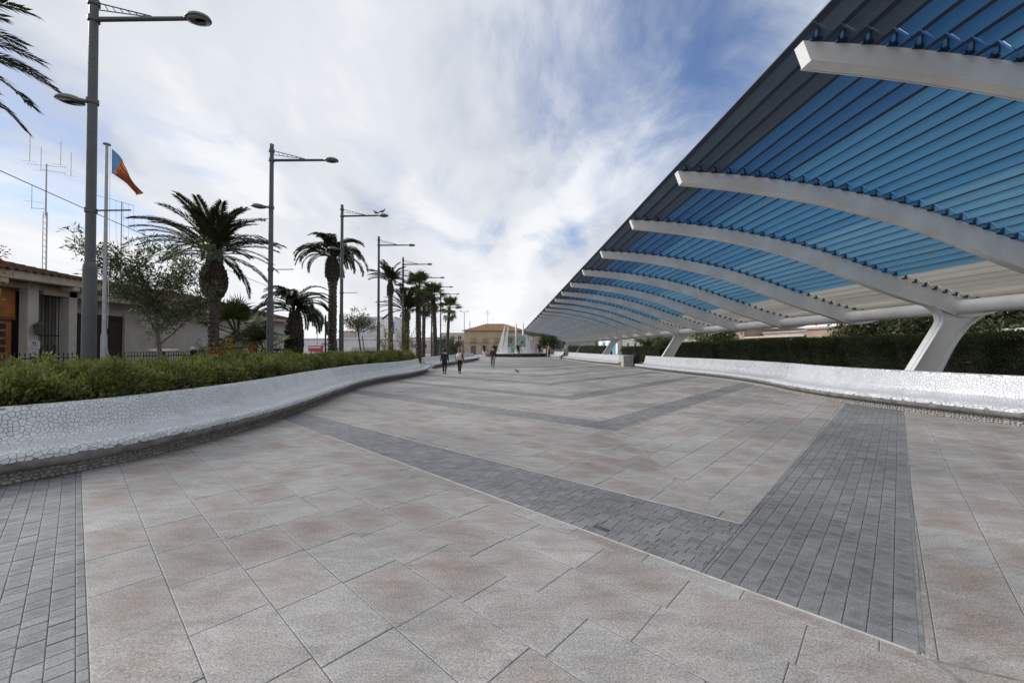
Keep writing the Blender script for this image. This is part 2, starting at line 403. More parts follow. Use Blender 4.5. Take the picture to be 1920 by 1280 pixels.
def piece(poly, jw, z, tilt, bev=0.004):
    """one paving piece with recessed joints and a worn edge; returns verts, faces"""
    a = inset(poly, jw); 
    if len(a) < 3: return None
    b = inset(poly, jw + bev)
    if len(b) != len(a): b = a
    cx = sum(p[0] for p in a)/len(a); cy = sum(p[1] for p in a)/len(a); n = len(a)
    zt = lambda p: z + (p[0]-cx)*tilt[0] + (p[1]-cy)*tilt[1]
    V = [(p[0], p[1], zt(p)) for p in b] + [(p[0], p[1], zt(p)-bev*0.6) for p in a] + [(p[0], p[1], -0.002) for p in a] + [(cx, cy, zt((cx, cy)))]
    F = [(i, (i+1)%n, 3*n) for i in range(n)]
    for r in (0, 1):
        for i in range(n): F.append((r*n+i, (r+1)*n+i, (r+1)*n+(i+1)%n, r*n+(i+1)%n))
    return V, F
def lay(polys, name, stuffname, m, jw, z, zvar, tv, visible, nmax=300, bev=0.004):
    items = []
    for P in polys:
        cx = sum(p[0] for p in P)/len(P); cy = sum(p[1] for p in P)/len(P); A = abs(area(P))
        vis = visible(cx, cy)
        items.append((A/(cx*cx+cy*cy+2.56)**1.5 if vis else 0, P, cx, cy))
    items.sort(key=lambda t: -t[0])
    SV = []; SF = []; SR = []
    for i, (s, P, cx, cy) in enumerate(items):
        pc = piece(P, jw, z + random.gauss(0, zvar), (random.gauss(0, tv), random.gauss(0, tv)), bev)
        if pc is None: continue
        V, F = pc; col = (random.random(), random.random(), random.random(), 1)
        if i < nmax and s > 0:
            o = mesh_np(name, np.array(V) - np.array((cx, cy, 0)), F, m, plaza, rnd=[(col[0], col[1], 0, 1)]*(len(V)-1)+[(col[0], col[1], 1, 1)]); o.location = (cx, cy, 0)
        else:
            b = len(SV); SV += V; SF += [tuple(q+b for q in f) for f in F]; SR += [(col[0], col[1], 0, 1)]*(len(V)-1)+[(col[0], col[1], 1, 1)]
    if SV: tag(mesh_np(stuffname, SV, SF, m, plaza, rnd=SR), kind='stuff')
def vis_floor(x, y): return y > 1.9 and abs(x/y) < 1.3 and -6 < x < 10.4
YB = 38
slabs = []; pavs = []
D1 = (-1.06, 1); D2 = (0.943, 1)
for sd, dd in (('L', D1), ('R', D2)):
    prev = None
    for k, b in enumerate(bands):
        if b['y'] > YB: break
        o, od, i_, id_ = b[sd]
        if prev is not None:
            P = region(sd, prev, (o, od), YB)
            if len(P) >= 3: slabs += fill(P, prev[0], dd, 0.405, [0.655] if k < 3 else [0.655, 1.31])
        if 1 <= k <= 3:
            P = [(-7.2,-1.5),(11.8,-1.5),(11.8,YB),(-7.2,YB)]; P = clip(P, *line_ge(o, od, 1)); P = clip(P, *line_ge(i_, id_, -1)); ob = b['R' if sd == 'L' else 'L']
            P = clip(P, *(line_ge(ob[2], ob[3], 1) if sd == 'L' else line_ge(ob[0], ob[1], 1)))
        else: P = region(sd, (o, od), (i_, id_), YB)
        if len(P) >= 3:
            if k <= 3: pavs += fill(P, o, od, 0.107, [0.09, 0.107, 0.107, 0.13, 0.15])
            else: pavs += fill(P, o, od, 0.22, [0.22, 0.4])
        prev = (i_, id_)
    P = region(sd, prev, None, YB)
    if len(P) >= 3: slabs += fill(P, prev[0], dd, 0.405, [1.31])
lay(slabs, 'slab', 'far_slabs', M_SLAB, 0.0017, 0.012, 0.0008, 0.0012, vis_floor)
lay(pavs, 'paver', 'far_pavers', M_PAVER, 0.0022, 0.012, 0.0009, 0.005, vis_floor, bev=0.003)
# far paving: sheets and chevron strips
tag(mesh_np('far_slabs', [(-7.2,YB,.012),(11.8,YB,.012),(11.8,100,.012),(-7.2,100,.012)], [(0,1,2,3)], M_SLAB, plaza, rnd=[(.4,.4,.4,1)]*4), kind='stuff')
mbv = MB()
for b in bands:
    if b['y'] < 30: continue
    for sd in 'LR':
        o, od, i_, id_ = b[sd]
        P = region(sd, (o, od), (i_, id_), 99.9, ymin=YB + 0.01)
        if len(P) >= 3:
            if area(P) < 0: P = P[::-1]
            mbv.add([(p[0], p[1], 0.016) for p in P], [tuple(range(len(P)))])
mbv.build('far_pavers', M_PAVER, plaza, rnd=[(.5,.5,.5,1)]*len(mbv.v)); tag(plaza.children[-1], kind='stuff')
# pale stone strip on the outer edge of the nearest chevron and metal strips at its point
def strip(name, p, q, w_, z, m):
    dx, dy = q[0]-p[0], q[1]-p[1]; L = math.hypot(dx, dy); nx, ny = -dy/L*w_/2, dx/L*w_/2
    V = [(p[0]+nx,p[1]+ny),(p[0]-nx,p[1]-ny),(q[0]-nx,q[1]-ny),(q[0]+nx,q[1]+ny)]
    mb = MB(); mb.prism(V, 'z', 0.001, z); return mb.build(name, m, plaza)
strip('edging_strip', (2.13, 2.12), (-3.3, 7.445), 0.016, 0.0150, M_EDGE)
strip('edging_strip', (2.158, 2.118), (9.25, 9.42), 0.020, 0.0145, mat('grey_edging_strip', (0.22, 0.225, 0.23), 0.6, var=0.3, scale=9))
strip('edging_strip', (2.10, 3.67), (-3.2, 8.40), 0.014, 0.0147, M_EDGE)
strip('metal_strip', (2.15, 2.07), (2.20, 1.2), 0.028, 0.0165, M_ALU)
strip('metal_strip', (2.17, 2.06), (3.4, 1.50), 0.014, 0.0170, M_ALU)

# ------------------------------------------------------------------ mosaic benches
def arc_len(prof):
    P = np.array(prof); return np.concatenate([[0], np.cumsum(np.linalg.norm(np.diff(P, axis=0), axis=1))])
def smooth_prof(prof, n):
    P, q = crom(prof, n); return P
def bench(name, label, foot, sgn, htop, near, t_cell=0.06, endcap=True, group=None, plinth_stones=True):
    """foot: plan points of the plinth's front line; sgn=-1: back lies to -X, +1: to +X; near: arc range with single shards"""
    NS = 190
    F2, s = crom(foot, NS)
    T = np.gradient(F2, axis=0); T /= np.linalg.norm(T, axis=1)[:, None]
    Nn = np.stack([T[:,1], -T[:,0]], 1) * sgn       # pointing backwards
    dh = htop - 0.845
    mos = [(-.150,.285),(-.145,.34),(-.11,.378),(-.03,.398),(.14,.402),(.32,.40),(.45,.418),(.53,.47),(.58,.55),(.635,.69+dh*.5),(.685,.825+dh),(.70,.845+dh),(.78,.85+dh),(.80,.82+dh)]
    MP = smooth_prof(mos, 46)
    MT = arc_len(MP)
    loc = (float(F2[0,0]), float(F2[0,1]), 0)
    root = empty(name, loc, 0, label, 'bench', group)
    def surf(sv, tv, off=0.0):
        x = np.interp(sv, s, F2[:,0]); y = np.interp(sv, s, F2[:,1]); nx = np.interp(sv, s, Nn[:,0]); ny = np.interp(sv, s, Nn[:,1])
        d = np.interp(tv, MT, MP[:,0]); z = np.interp(tv, MT, MP[:,1])
        e = 0.012; d2 = np.interp(tv+e, MT, MP[:,0]) - np.interp(tv-e, MT, MP[:,0]); z2 = np.interp(tv+e, MT, MP[:,1]) - np.interp(tv-e, MT, MP[:,1])
        L = np.hypot(d2, z2) + 1e-9; nd, nz = -z2/L, d2/L
        d = d + nd*off; z = z + nz*off
        return np.stack([x+nx*d, y+ny*d, z], -1)
    # base shell with grout / far mosaic
    nt_ = len(MT); rs_ = np.repeat(s, nt_); G = surf(rs_, np.tile(MT, NS), np.where((rs_ >= near[0]) & (rs_ <= near[1]), -0.009, 0.0)); Fq = []; fm = []
    for i in range(NS-1):
        fa = 0 if near[0] <= (s[i]+s[i+1])/2 <= near[1] else 1
        for j in range(nt_-1):
            a = i*nt_+j; Fq.append((a, a+nt_, a+nt_+1, a+1) if sgn > 0 else (a, a+1, a+nt_+1, a+nt_)); fm.append(fa)
    o = mesh_np('seat_and_backrest', G, np.array(Fq), [M_TGROUT, M_TILEFAR], root, True, False, fm, rnd=np.tile([.3,.3,.3,1], (len(G),1)))
    uv = o.data.uv_layers.new(name='st'); vi = np.empty(len(o.data.loops), dtype=np.int32); o.data.loops.foreach_get('vertex_index', vi)
    ST = np.stack([np.repeat(s, nt_), np.tile(MT, NS)], 1)[vi]; uv.data.foreach_set('uv', ST.astype(np.float32).ravel())
    # concrete underside and back
    low = [(-.150,.285),(-.135,.225),(-.09,.178),(-.02,.155),(.10,.148)]
    bk = [(.80,.82+dh),(.83,.5),(.85,.0)]
    for nm, pr, mm in (('underside', low, M_CONC), ('rear_face', bk, M_CONC)):
        k = len(pr); V = []; Fq = []
        for i in range(NS):
            for d, z in pr: V.append((F2[i,0]+Nn[i,0]*d, F2[i,1]+Nn[i,1]*d, z))
        for i in range(NS-1):
            for j in range(k-1): a = i*k+j; Fq.append((a, a+1, a+k+1, a+k))
        mesh_np(nm, V, np.array(Fq), mm, root, True, False)
    # plinth with pebble facing
    V = []; Fq = []; pd = .055 if sgn < 0 else 0.0
    for i in range(NS):
        for d, z in ((.03+pd,0.0),(.03+pd,.15)): V.append((F2[i,0]+Nn[i,0]*d, F2[i,1]+Nn[i,1]*d, z))
    for i in range(NS-1): a = i*2; Fq.append((a, a+1, a+3, a+2))
    mesh_np('plinth', V, np.array(Fq), M_TGROUT if plinth_stones else M_STONE, root, False, False)
    # end caps
    if endcap:
        for i in (0, NS-1):
            pr = [tuple(p) for p in MP] + bk[1:] + [(.03,0.0),(.03,.15)] + low[::-1][:-1]
            V = [(F2[i,0]+Nn[i,0]*d, F2[i,1]+Nn[i,1]*d, z) for d, z in pr]
            mesh_np('end_face', V, [tuple(range(len(V)))], M_TILEFAR, root, False, False, rnd=[(.3,.3,.3,1)]*len(V))
    if near[1] <= 0: return root, F2, Nn, s
    # broken-tile shards: Voronoi cells on the (s,t) surface
    s0, s1 = near; c = t_cell; T0, T1 = 0.0, float(MT[-1]) - 0.02
    ni, nj = int((s1-s0)/c), int((T1-T0)/c); cs = (s1-s0)/ni; ct = (T1-T0)/nj
    r2 = np.random.default_rng(len(name)+int(abs(foot[0][0])*10))
    JX = (np.arange(ni+4)[:,None]-2+0.5+r2.uniform(-.46,.46,(ni+4,nj+4)))*cs + s0
    JY = (np.arange(nj+4)[None,:]-2+0.5+r2.uniform(-.46,.46,(ni+4,nj+4)))*ct + T0
    drop = r2.random((ni+4, nj+4)) < .17
    cells = []
    for i in range(2, ni+2):
        for j in range(2, nj+2):
            if drop[i,j]: continue
            p0, q0 = JX[i,j], JY[i,j]
            poly = [(p0-2*c,q0-2*c),(p0+2*c,q0-2*c),(p0+2*c,q0+2*c),(p0-2*c,q0+2*c)]
            for di in (-1,0,1,-2,2):
                for dj in (-1,0,1,-2,2):
                    if di == dj == 0 or abs(di)+abs(dj) > 3: continue
                    a, b = i+di, j+dj
                    if not (0 <= a < ni+4 and 0 <= b < nj+4) or drop[a,b]: continue
                    ex, ey = JX[a,b]-p0, JY[a,b]-q0; mx, my = p0+ex/2, q0+ey/2
                    if ex*ex+ey*ey > 10*c*c: continue
                    poly = clip(poly, -ex, -ey, ex*mx+ey*my)
                    if len(poly) < 3: break
                if len(poly) < 3: break
            if len(poly) < 3: continue
            for cc in ((1,0,-s0),(-1,0,s1),(0,1,-T0),(0,-1,T1)):
                poly = clip(poly, *cc)
                if len(poly) < 3: break
            if len(poly) < 3: continue
            if area(poly) < 0: poly = poly[::-1]
            poly = inset(poly, 0.0026 if i % 3 else 0.0034)
            # drop tiny edges
            if len(poly) < 3 or area(poly) < 0.00012: continue
            cells.append(poly)
    lens_ = [len(p) for p in cells]; flat = np.array([v for p in cells for v in p]); idx = np.cumsum([0]+lens_)
    Ptop = surf(flat[:,0], flat[:,1], 0.0045)
    cen = np.array([flat[idx[k]:idx[k+1]].mean(0) for k in range(len(cells))])
    flat2 = flat + (np.repeat(cen, lens_, axis=0)-flat)*(-0.05)
    Plow = surf(flat2[:,0], flat2[:,1], -0.008)
    C3 = surf(cen[:,0], cen[:,1]); d2_ = (C3**2 * [1,1,0]).sum(1) + 1.0
    inview = (C3[:,1] > 1.5) & (np.abs(C3[:,0]/np.maximum(C3[:,1],.1)) < 1.28) & (cen[:,1] > 0.06)
    # facing weight
    N3 = surf(cen[:,0], cen[:,1], 0.01) - C3; N3 /= np.linalg.norm(N3, axis=1)[:,None]
    vd = np.array([0,0,CAMH]) - C3; face = np.maximum((N3*vd).sum(1)/np.linalg.norm(vd, axis=1), 0)
    A_ = np.array([area(p) for p in cells]); score = np.where(inview, A_*face/d2_, 0)
    order = np.argsort(-score); single = set(order[:300].tolist())
    SV = []; SF = []; SR = []
    for k in range(len(cells)):
        n = lens_[k]; a = Ptop[idx[k]:idx[k+1]]; b = Plow[idx[k]:idx[k+1]]
        F_ = [tuple(range(n))] + [(i, n+i, n+(i+1)%n, (i+1)%n) for i in range(n)]
        if sgn < 0: F_ = [f[::-1] for f in F_]
        V_ = np.concatenate([a, b]); rc = (r2.random(), r2.random(), r2.random(), 1)
        if k in single:
            cc = V_.mean(0); ob = mesh_np('tile', V_-cc, F_, M_TILE, root, rnd=[rc]*(2*n)); ob.location = Vector(cc)-Vector(loc)
        else:
            q = len(SV); SV.extend(V_.tolist()); SF += [tuple(i+q for i in f) for f in F_]; SR += [rc]*(2*n)
    tag(mesh_np('small_tiles', SV, SF, M_TILE, root, False, False, rnd=SR), kind='stuff')
    # pebble facing on the plinth and rough stones
    if plinth_stones:
        SV = []; SF = []; q = 0
        sv = near[0]
        while sv < near[1]:
            for zc in (.03,.075,.12):
                rx, rz = r2.uniform(.022,.038), r2.uniform(.016,.024); u = sv + r2.uniform(-.02,.02); zz_ = zc + r2.uniform(-.008,.008)
                x = np.interp(u, s, F2[:,0]); y = np.interp(u, s, F2[:,1]); nx = np.interp(u, s, Nn[:,0]); ny = np.interp(u, s, Nn[:,1]); tx, ty = -ny*sgn, nx*sgn
                k = 7; ring = []; tip = []
                for i in range(k):
                    an = 2*math.pi*i/k; rr = r2.uniform(.85,1.1); ca, sa = math.cos(an)*rr, math.sin(an)*rr
                    ring.append((x+tx*ca*rx+nx*(.028+pd), y+ty*ca*rx+ny*(.028+pd), max(zz_+sa*rz, .004)))
                    tip.append((x+tx*ca*rx*.7+nx*(.006+pd), y+ty*ca*rx*.7+ny*(.006+pd), max(zz_+sa*rz*.7, .006)))
                SV += ring+tip; SF += [tuple(q+k+i for i in range(k))]+[(q+i,q+(i+1)%k,q+k+(i+1)%k,q+k+i) for i in range(k)]; q += 2*k
            sv += .062
        tag(mesh_np('plinth_pebbles', SV, SF, M_STONE, root, False, False), kind='stuff')
    return root, F2, Nn, s
LF = [(-7.1,3.0),(-6.3,4.1),(-5.84,4.68),(-5.45,5.25),(-5.17,6.07),(-5.0,7.58),(-5.05,9.46),(-5.5,13.2),(-5.75,15.85),(-5.68,18.2),(-5.16,21.05),(-5.0,24.3),(-5.25,26.6),(-5.5,28.2)]
BL = bench('mosaic_bench', 'long winding white mosaic bench before the leafy hedge with the nearest lamp post', LF, -1, 0.845, (1.2, 12.5), 0.052)
RF = [(11.3,4.5),(10.75,6.3),(10.33,8.14),(10.08,9.1),(9.86,10.09),(9.68,11.2),(9.62,12.33),(9.85,14.2),(10.3,16.28),(10.5,18.6),(10.35,20.69),(9.85,24.0),(9.55,27.0),(9.45,29.8)]
BR = bench('mosaic_bench', 'long white mosaic bench under the near slanting white pergola column', RF, 1, 0.985, (1.0, 11.5), 0.058)
def far_bench(label, foot, sgn, h):
    r = bench('mosaic_bench', label, foot, sgn, h, (-1, 0), 0.1, True, None, False); return r
far_bench('distant white mosaic bench on the palm side, beyond the walkers', [(-5.6,30.3),(-5.35,34),(-4.95,38.2),(-4.6,42),(-4.27,45.2),(-3.9,49),(-3.7,52.0)], -1, 0.85)
B2 = far_bench('white mosaic bench with square grey end block beside the dark bin', [(9.35,33.9),(8.9,36.2),(8.3,39.4),(7.9,44),(7.6,50.0),(7.5,54.5)], 1, 0.95)
far_bench('farthest white mosaic bench near the fountain, with people sitting at its ends', [(7.35,57.0),(7.1,60.5),(7.0,64.2),(7.2,68.5)], 1, 0.95)
mb = MB(); mb.bbox((9.45,33.2,0.0),(10.3,34.6,0.95),0.03); mb.build('end_block', mat('grey_cement_block', (0.40,0.39,0.38), 0.85, var=0.25, scale=3), B2[0], local=False)
# ------------------------------------------------------------------ pergola of painted slats on white steel ribs
perg = empty('pergola', (14.5, 13.0, 0), 0, 'long curved pergola of grey, blue and cream slats on white steel ribs', 'pergola')
top = [(3.93,5.68),(5.2,5.60),(6.61,5.44),(7.9,5.22),(9.13,4.95),(10.4,4.58),(11.66,4.15),(12.6,3.84),(13.3,3.58),(14.0,3.36),(14.7,3.20),(15.4,3.10),(16.1,3.04)]
bot = [(4.03,5.41),(5.2,5.29),(6.61,5.09),(7.9,4.83),(9.13,4.51),(10.1,4.18),(10.94,3.84),(11.8,3.50),(12.6,3.22),(13.4,2.98),(14.0,2.78),(14.4,2.63),(14.8,2.57),(15.3,2.63),(16.0,2.82)]
TP, TS = crom(top, 80); BP, BS = crom(bot, 60)
ribY = [1.2, 5.4, 9.4, 13.0] + [13.0 + 4.2*i for i in range(1, 21)]
def rib_mesh():
    mb = MB(); hw = .085
    poly = [tuple(p) for p in TP] + [tuple(p) for p in BP[::-1]]
    # web box as a quad strip between top and bottom curves
    A = np.stack([np.interp(np.linspace(0,1,60), TS/TS[-1], TP[:,0]), np.interp(np.linspace(0,1,60), TS/TS[-1], TP[:,1])], 1); B = BP
    n = 60; V = []
    for i in range(n): V += [(A[i,0],-hw,A[i,1]),(A[i,0],hw,A[i,1]),(B[i,0],hw,B[i,1]),(B[i,0],-hw,B[i,1])]
    F = []
    for i in range(n-1):
        a, b = i*4, i*4+4
        F += [(a,b,b+1,a+1),(a+1,b+1,b+2,a+2),(a+2,b+2,b+3,a+3),(a+3,b+3,b,a)]
    F += [(0,1,2,3), ((n-1)*4+3,(n-1)*4+2,(n-1)*4+1,(n-1)*4)]
    mb.add(V, F)
    # lower flange lips
    for sy in (-1, 1):
        V = []; y0, y1 = sy*hw, sy*(hw+.022)
        for i in range(n):
            t = (B[min(i+1,n-1)]-B[max(i-1,0)]); t = t/np.linalg.norm(t); nx, nz = -t[1], t[0]
            c0 = (B[i,0]-nx*.004, B[i,1]-nz*.004); c1 = (B[i,0]+nx*.028, B[i,1]+nz*.028)
            V += [(c0[0],y0,c0[1]),(c0[0],y1,c0[1]),(c1[0],y1,c1[1]),(c1[0],y0,c1[1])]
        F = []
        for i in range(n-1):
            a, b = i*4, i*4+4
            q = [(a,b,b+1,a+1),(a+1,b+1,b+2,a+2),(a+2,b+2,b+3,a+3)]
            F += q if sy > 0 else [f[::-1] for f in q]
        mb.add(V, F)
    return mb
PO = Vector((14.5, 13.0, 0))
mb = rib_mesh(); mb.v = [(x-PO.x, y, z) for x, y, z in mb.v]
rib0 = mb.build('rib', M_WSTEEL, perg); shade_auto(rib0, 30); rib0.location = (0, ribY[0]-PO.y, 0)
for y in ribY[1:]:
    r_ = rib0.copy(); link(r_, perg); r_.location = (0, y-PO.y, 0)
mb = MB(); mb.tube([(0, -16, 2.885), (0, ribY[-1]-PO.y+.5, 2.885)], .225, 24); shade_auto(mb.build('main_tube', M_WSTEEL, perg))
# inclined columns: left flange, right flange, web
lef = [(13.62,2.95),(13.86,2.78),(13.96,2.55),(13.96,2.40),(13.88,2.27),(13.55,1.75),(12.98,.867),(12.42,0.0)]
rig = [(15.46,2.80),(15.2,2.62),(14.94,2.44),(14.65,2.16),(14.30,1.685),(14.05,1.24),(13.84,.833),(13.45,0.0)]
LP, _ = crom(lef, 24); RP, _ = crom(rig, 24)
def flange(mb, P, hw, th, sg):
    V = []; n = len(P)
    for i in range(n):
        t = P[min(i+1,n-1)]-P[max(i-1,0)]; t = t/np.linalg.norm(t); nx, nz = t[1]*sg, -t[0]*sg
        for y, o in ((-hw,0),(hw,0),(hw,th),(-hw,th)): V.append((P[i,0]+nx*o-PO.x, y, P[i,1]+nz*o))
    F = []
    for i in range(n-1):
        a, b = i*4, i*4+4
        for k in range(4): F.append((a+k, a+(k+1)%4, b+(k+1)%4, b+k))
    F += [(3,2,1,0), tuple((n-1)*4+k for k in range(4))]
    mb.add(V, F)
mbl = MB(); flange(mbl, LP, .15, .035, 1)
V = LP.copy(); V[:,0] -= .006
mbg = MB(); flange(mbl, LP-np.array([.02,0]), .045, .03, 1)
mbr = MB(); flange(mbr, RP, .15, .035, -1)
mbw = MB(); V = []
for i in range(24):
    for p in (LP[i], RP[i]):
        for y in (-.03, .03): V.append((p[0]-PO.x, y, p[1]))
F = []
for i in range(23):
    a, b = i*4, i*4+4; F += [(a,a+2,b+2,b),(a+1,b+1,b+3,a+3)]
F += [(0,1,3,2)]
mbw.add(V, F)
mbw.add([(12.2-PO.x,-.3,.0),(13.7-PO.x,-.3,.0),(13.7-PO.x,.3,.0),(12.2-PO.x,.3,.0),(12.2-PO.x,-.3,.05),(13.7-PO.x,-.3,.05),(13.7-PO.x,.3,.05),(12.2-PO.x,.3,.05)],[(4,5,6,7),(0,1,5,4),(1,2,6,5),(2,3,7,6),(3,0,4,7)])
# stiffening plates on the rib over the column
mbw.add([(14.33-PO.x,-.15,2.66),(14.45-PO.x,-.15,3.33),(14.48-PO.x,-.15,3.33),(14.36-PO.x,-.15,2.66),(14.33-PO.x,.15,2.66),(14.45-PO.x,.15,3.33),(14.48-PO.x,.15,3.33),(14.36-PO.x,.15,2.66)],
        [(0,3,2,1),(4,5,6,7),(0,1,5,4),(3,7,6,2),(0,4,7,3),(1,2,6,5)])
col0 = shade_auto(mbw.build('column', M_WSTEEL, perg)); col0.location = (0, 0, 0)
fl = shade_auto(mbl.build('front_flange', mat('white_painted_flange', (0.72,0.72,0.715), 0.4, var=0.1, scale=2), col0)); fr = shade_auto(mbr.build('rear_flange', M_WSTEEL, col0))
for k in range(1, 5):
    c_ = copy_tree(col0, perg); c_.location = (0, 21.0*k, 0)
# slats
def slat_mat(name, c, grey=False):
    m = mat(name, c, 0.62); n, l, b = nodes_of(m)
    t = n.new('ShaderNodeTexCoord'); mp = n.new('ShaderNodeMapping'); mp.inputs['Scale'].default_value = (14, 0.55, 14); l.new(t.outputs['Object'], mp.inputs[0])
    oi = n.new('ShaderNodeObjectInfo'); ad = n.new('ShaderNodeVectorMath'); l.new(mp.outputs[0], ad.inputs[0]); l.new(oi.outputs['Random'], ad.inputs[1])
    g = noise(m, 3.0, 8, 0.7, ad.outputs[0], dist=1.2); big_ = noise(m, 0.9, 4, 0.6)
    at = attr(m, 'rnd'); sepn = n.new('ShaderNodeSeparateColor'); l.new(at.outputs['Color'], sepn.inputs[0])
    cc = mixrgb(m, cramp(m, g, [(0.36, 0.75), (0.62, 0.0)]), c, tuple(x*(.55 if grey else .72 if c[0] < .9 else .9) for x in c))
    cc = mixrgb(m, cramp(m, big_, [(0.45, 0.0), (0.75, 0.35)]), cc, tuple(min(1, x*.7+.12) for x in c))
    cc = mixrgb(m, cramp(m, sepn.outputs[0], [(0.0, 0.0), (1.0, 0.42)]), cc, tuple(x*(.72 if c[0] < .9 else .9) for x in c))
    l.new(cc, b.inputs['Base Color'])
    bp = n.new('ShaderNodeBump'); bp.inputs['Strength'].default_value = 0.35; bp.inputs['Distance'].default_value = 0.004; l.new(g, bp.inputs['Height']); l.new(bp.outputs[0], b.inputs['Normal'])
    return m
SM = [slat_mat('charcoal_slat_paint', (0.085,0.135,0.21), True), slat_mat('deep_blue_slat_paint', (0.055,0.26,0.62)), slat_mat('mid_blue_slat_paint', (0.13,0.47,0.86)),
      slat_mat('light_blue_slat_paint', (0.24,0.61,0.93)), slat_mat('cream_slat_paint', (0.98,0.94,0.87))]
M_GAPSHADE = mat('painted_gap_shade', (0.018,0.028,0.048), .7)  # near-black navy standing in for the shade between slats
pitch = .342; NSL = int((TS[-1]-.05)/pitch)
def slat_colour(i):
    if i < 3: return 0
    if i < 7: return 1
    if i < 16: return 2
    if i < 26: return 3
    return 4
def slat_geo(i, L, y0=0.0, jit=0.0):
    """long bevelled board across one bay, cross-section aligned with the rib's curve"""
    sc = .14 + i*pitch; c = np.array([np.interp(sc, TS, TP[:,0]), np.interp(sc, TS, TP[:,1])])
    t = np.array([np.interp(sc+.05, TS, TP[:,0])-np.interp(sc-.05, TS, TP[:,0]), np.interp(sc+.05, TS, TP[:,1])-np.interp(sc-.05, TS, TP[:,1])]); t /= np.linalg.norm(t)
    nrm = np.array([-t[1], t[0]])
    # tilt each board a little like a louvre
    an = R(-27); t2 = np.array([t[0]*math.cos(an)-t[1]*math.sin(an), t[0]*math.sin(an)+t[1]*math.cos(an)]); n2 = np.array([-t2[1], t2[0]])
    w2, h, bv = .150, .035, .006
    pr = [(-w2+bv,0),(w2-bv,0),(w2,bv),(w2,h),(-w2,h),(-w2,bv)]
    base = c + nrm*(.085+jit)
    ring = [base + t2*a + n2*b for a, b in pr]
    V = [(p[0], y0, p[1]) for p in ring] + [(p[0], y0+L, p[1]) for p in ring]; k = len(ring)
    F = [tuple(range(k)), tuple(range(2*k-1, k-1, -1))] + [(i_, k+i_, k+(i_+1)%k, (i_+1)%k) for i_ in range(k)]
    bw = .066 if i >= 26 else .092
    # added strip near the upper edge, painted dark as the shaded gap between boards
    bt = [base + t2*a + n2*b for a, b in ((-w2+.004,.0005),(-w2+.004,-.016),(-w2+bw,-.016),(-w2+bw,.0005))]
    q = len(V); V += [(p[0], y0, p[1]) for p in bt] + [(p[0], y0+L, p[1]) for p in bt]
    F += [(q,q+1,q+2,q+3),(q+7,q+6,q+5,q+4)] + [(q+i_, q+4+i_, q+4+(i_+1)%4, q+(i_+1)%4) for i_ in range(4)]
    return V, F, base
rS = random.Random(3)
SV = {k: ([], [], []) for k in range(5)}
order = list(range(len(ribY)-1))
singles = 0
shared = {}
bays = [(-3.0, 1.2)] + [(ribY[i], ribY[i+1]) for i in range(len(ribY)-1)]
for bi, (ya, yb) in enumerate(bays):
    L = yb-ya-.03
    off = -.22          # boards meet just in front of the rib
    for i in range(NSL):
        ci = slat_colour(i); rc = (rS.random(), rS.random(), rS.random(), 1); jit = rS.gauss(0, .004)
        if 1 <= bi <= 8 and singles < 300:
            V, F, base = slat_geo(i, L, 0, jit)
            V = np.array(V) - np.array([base[0], 0, base[1]])
            o = mesh_np('slat', V, F, [SM[ci], M_GAPSHADE], perg, rnd=[rc]*len(V), fm=[0]*(len(F)-6)+[1]*6); o.location = (base[0]-PO.x, ya+off-PO.y, base[1]); singles += 1
        else:
            V, F, base = slat_geo(i, L, ya+off, jit); sv, sf, sr = SV[ci]; q = len(sv)
            sv += V; sf += [tuple(a+q for a in f) for f in F]; sr += [rc]*len(V)
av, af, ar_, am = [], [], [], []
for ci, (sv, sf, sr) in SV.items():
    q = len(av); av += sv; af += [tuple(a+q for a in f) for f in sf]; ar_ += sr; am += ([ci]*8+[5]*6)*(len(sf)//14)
tag(mesh_np('far_slats', av, af, SM+[M_GAPSHADE], perg, False, False, am, rnd=ar_), kind='stuff')
# clip brackets under every board at each rib
mbb = {k: MB() for k in range(5)}
bm_v, bm_f, bm_m = [], [], []
mbk = MB()
for ri, y in enumerate(ribY[:14]):
    for i in range(NSL):
        V, F, base = slat_geo(i, .1); ci = slat_colour(i)
        sc = .14 + i*pitch; c = (np.interp(sc, TS, TP[:,0]), np.interp(sc, TS, TP[:,1]))
        x, z = c
        for dx, dy, hh in ((-.02,-.20,.10),(.07,-.12,.085)):
            mbk.box((x+dx-.014, y+dy, z-.005+(.0)), (x+dx+.014, y+dy+.05, z+hh), ci)
        mbk.box((x-.05, y-.12, z-.005), (x+.05, y+.08, z+.03), ci)
tag(mbk.build('clip_brackets', mat('navy_bracket_steel', (0.02,0.045,0.09), .9, spec=.1), perg, False, False), kind='stuff')
# ------------------------------------------------------------------ foliage helpers
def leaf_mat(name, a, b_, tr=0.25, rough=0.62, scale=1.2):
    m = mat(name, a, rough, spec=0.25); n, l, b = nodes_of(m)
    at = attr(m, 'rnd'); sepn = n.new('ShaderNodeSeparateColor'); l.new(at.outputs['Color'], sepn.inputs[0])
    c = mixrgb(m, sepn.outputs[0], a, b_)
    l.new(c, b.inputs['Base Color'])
    t = n.new('ShaderNodeBsdfTranslucent'); l.new(c, t.inputs[0])
    mx = n.new('ShaderNodeMixShader'); mx.inputs[0].default_value = tr
    out = n['Material Output']; l.new(b.outputs[0], mx.inputs[1]); l.new(t.outputs[0], mx.inputs[2]); l.new(mx.outputs[0], out.inputs[0])
    return m
ML_HEDGE = leaf_mat('hedge_leaf', (0.055,0.072,0.022), (0.22,0.235,0.055))
ML_DARK = leaf_mat('dark_hedge_leaf', (0.034,0.048,0.020), (0.12,0.15,0.058), 0.15)
ML_PALM = leaf_mat('palm_leaflet', (0.020,0.027,0.014), (0.070,0.080,0.040), 0.2, 0.4)
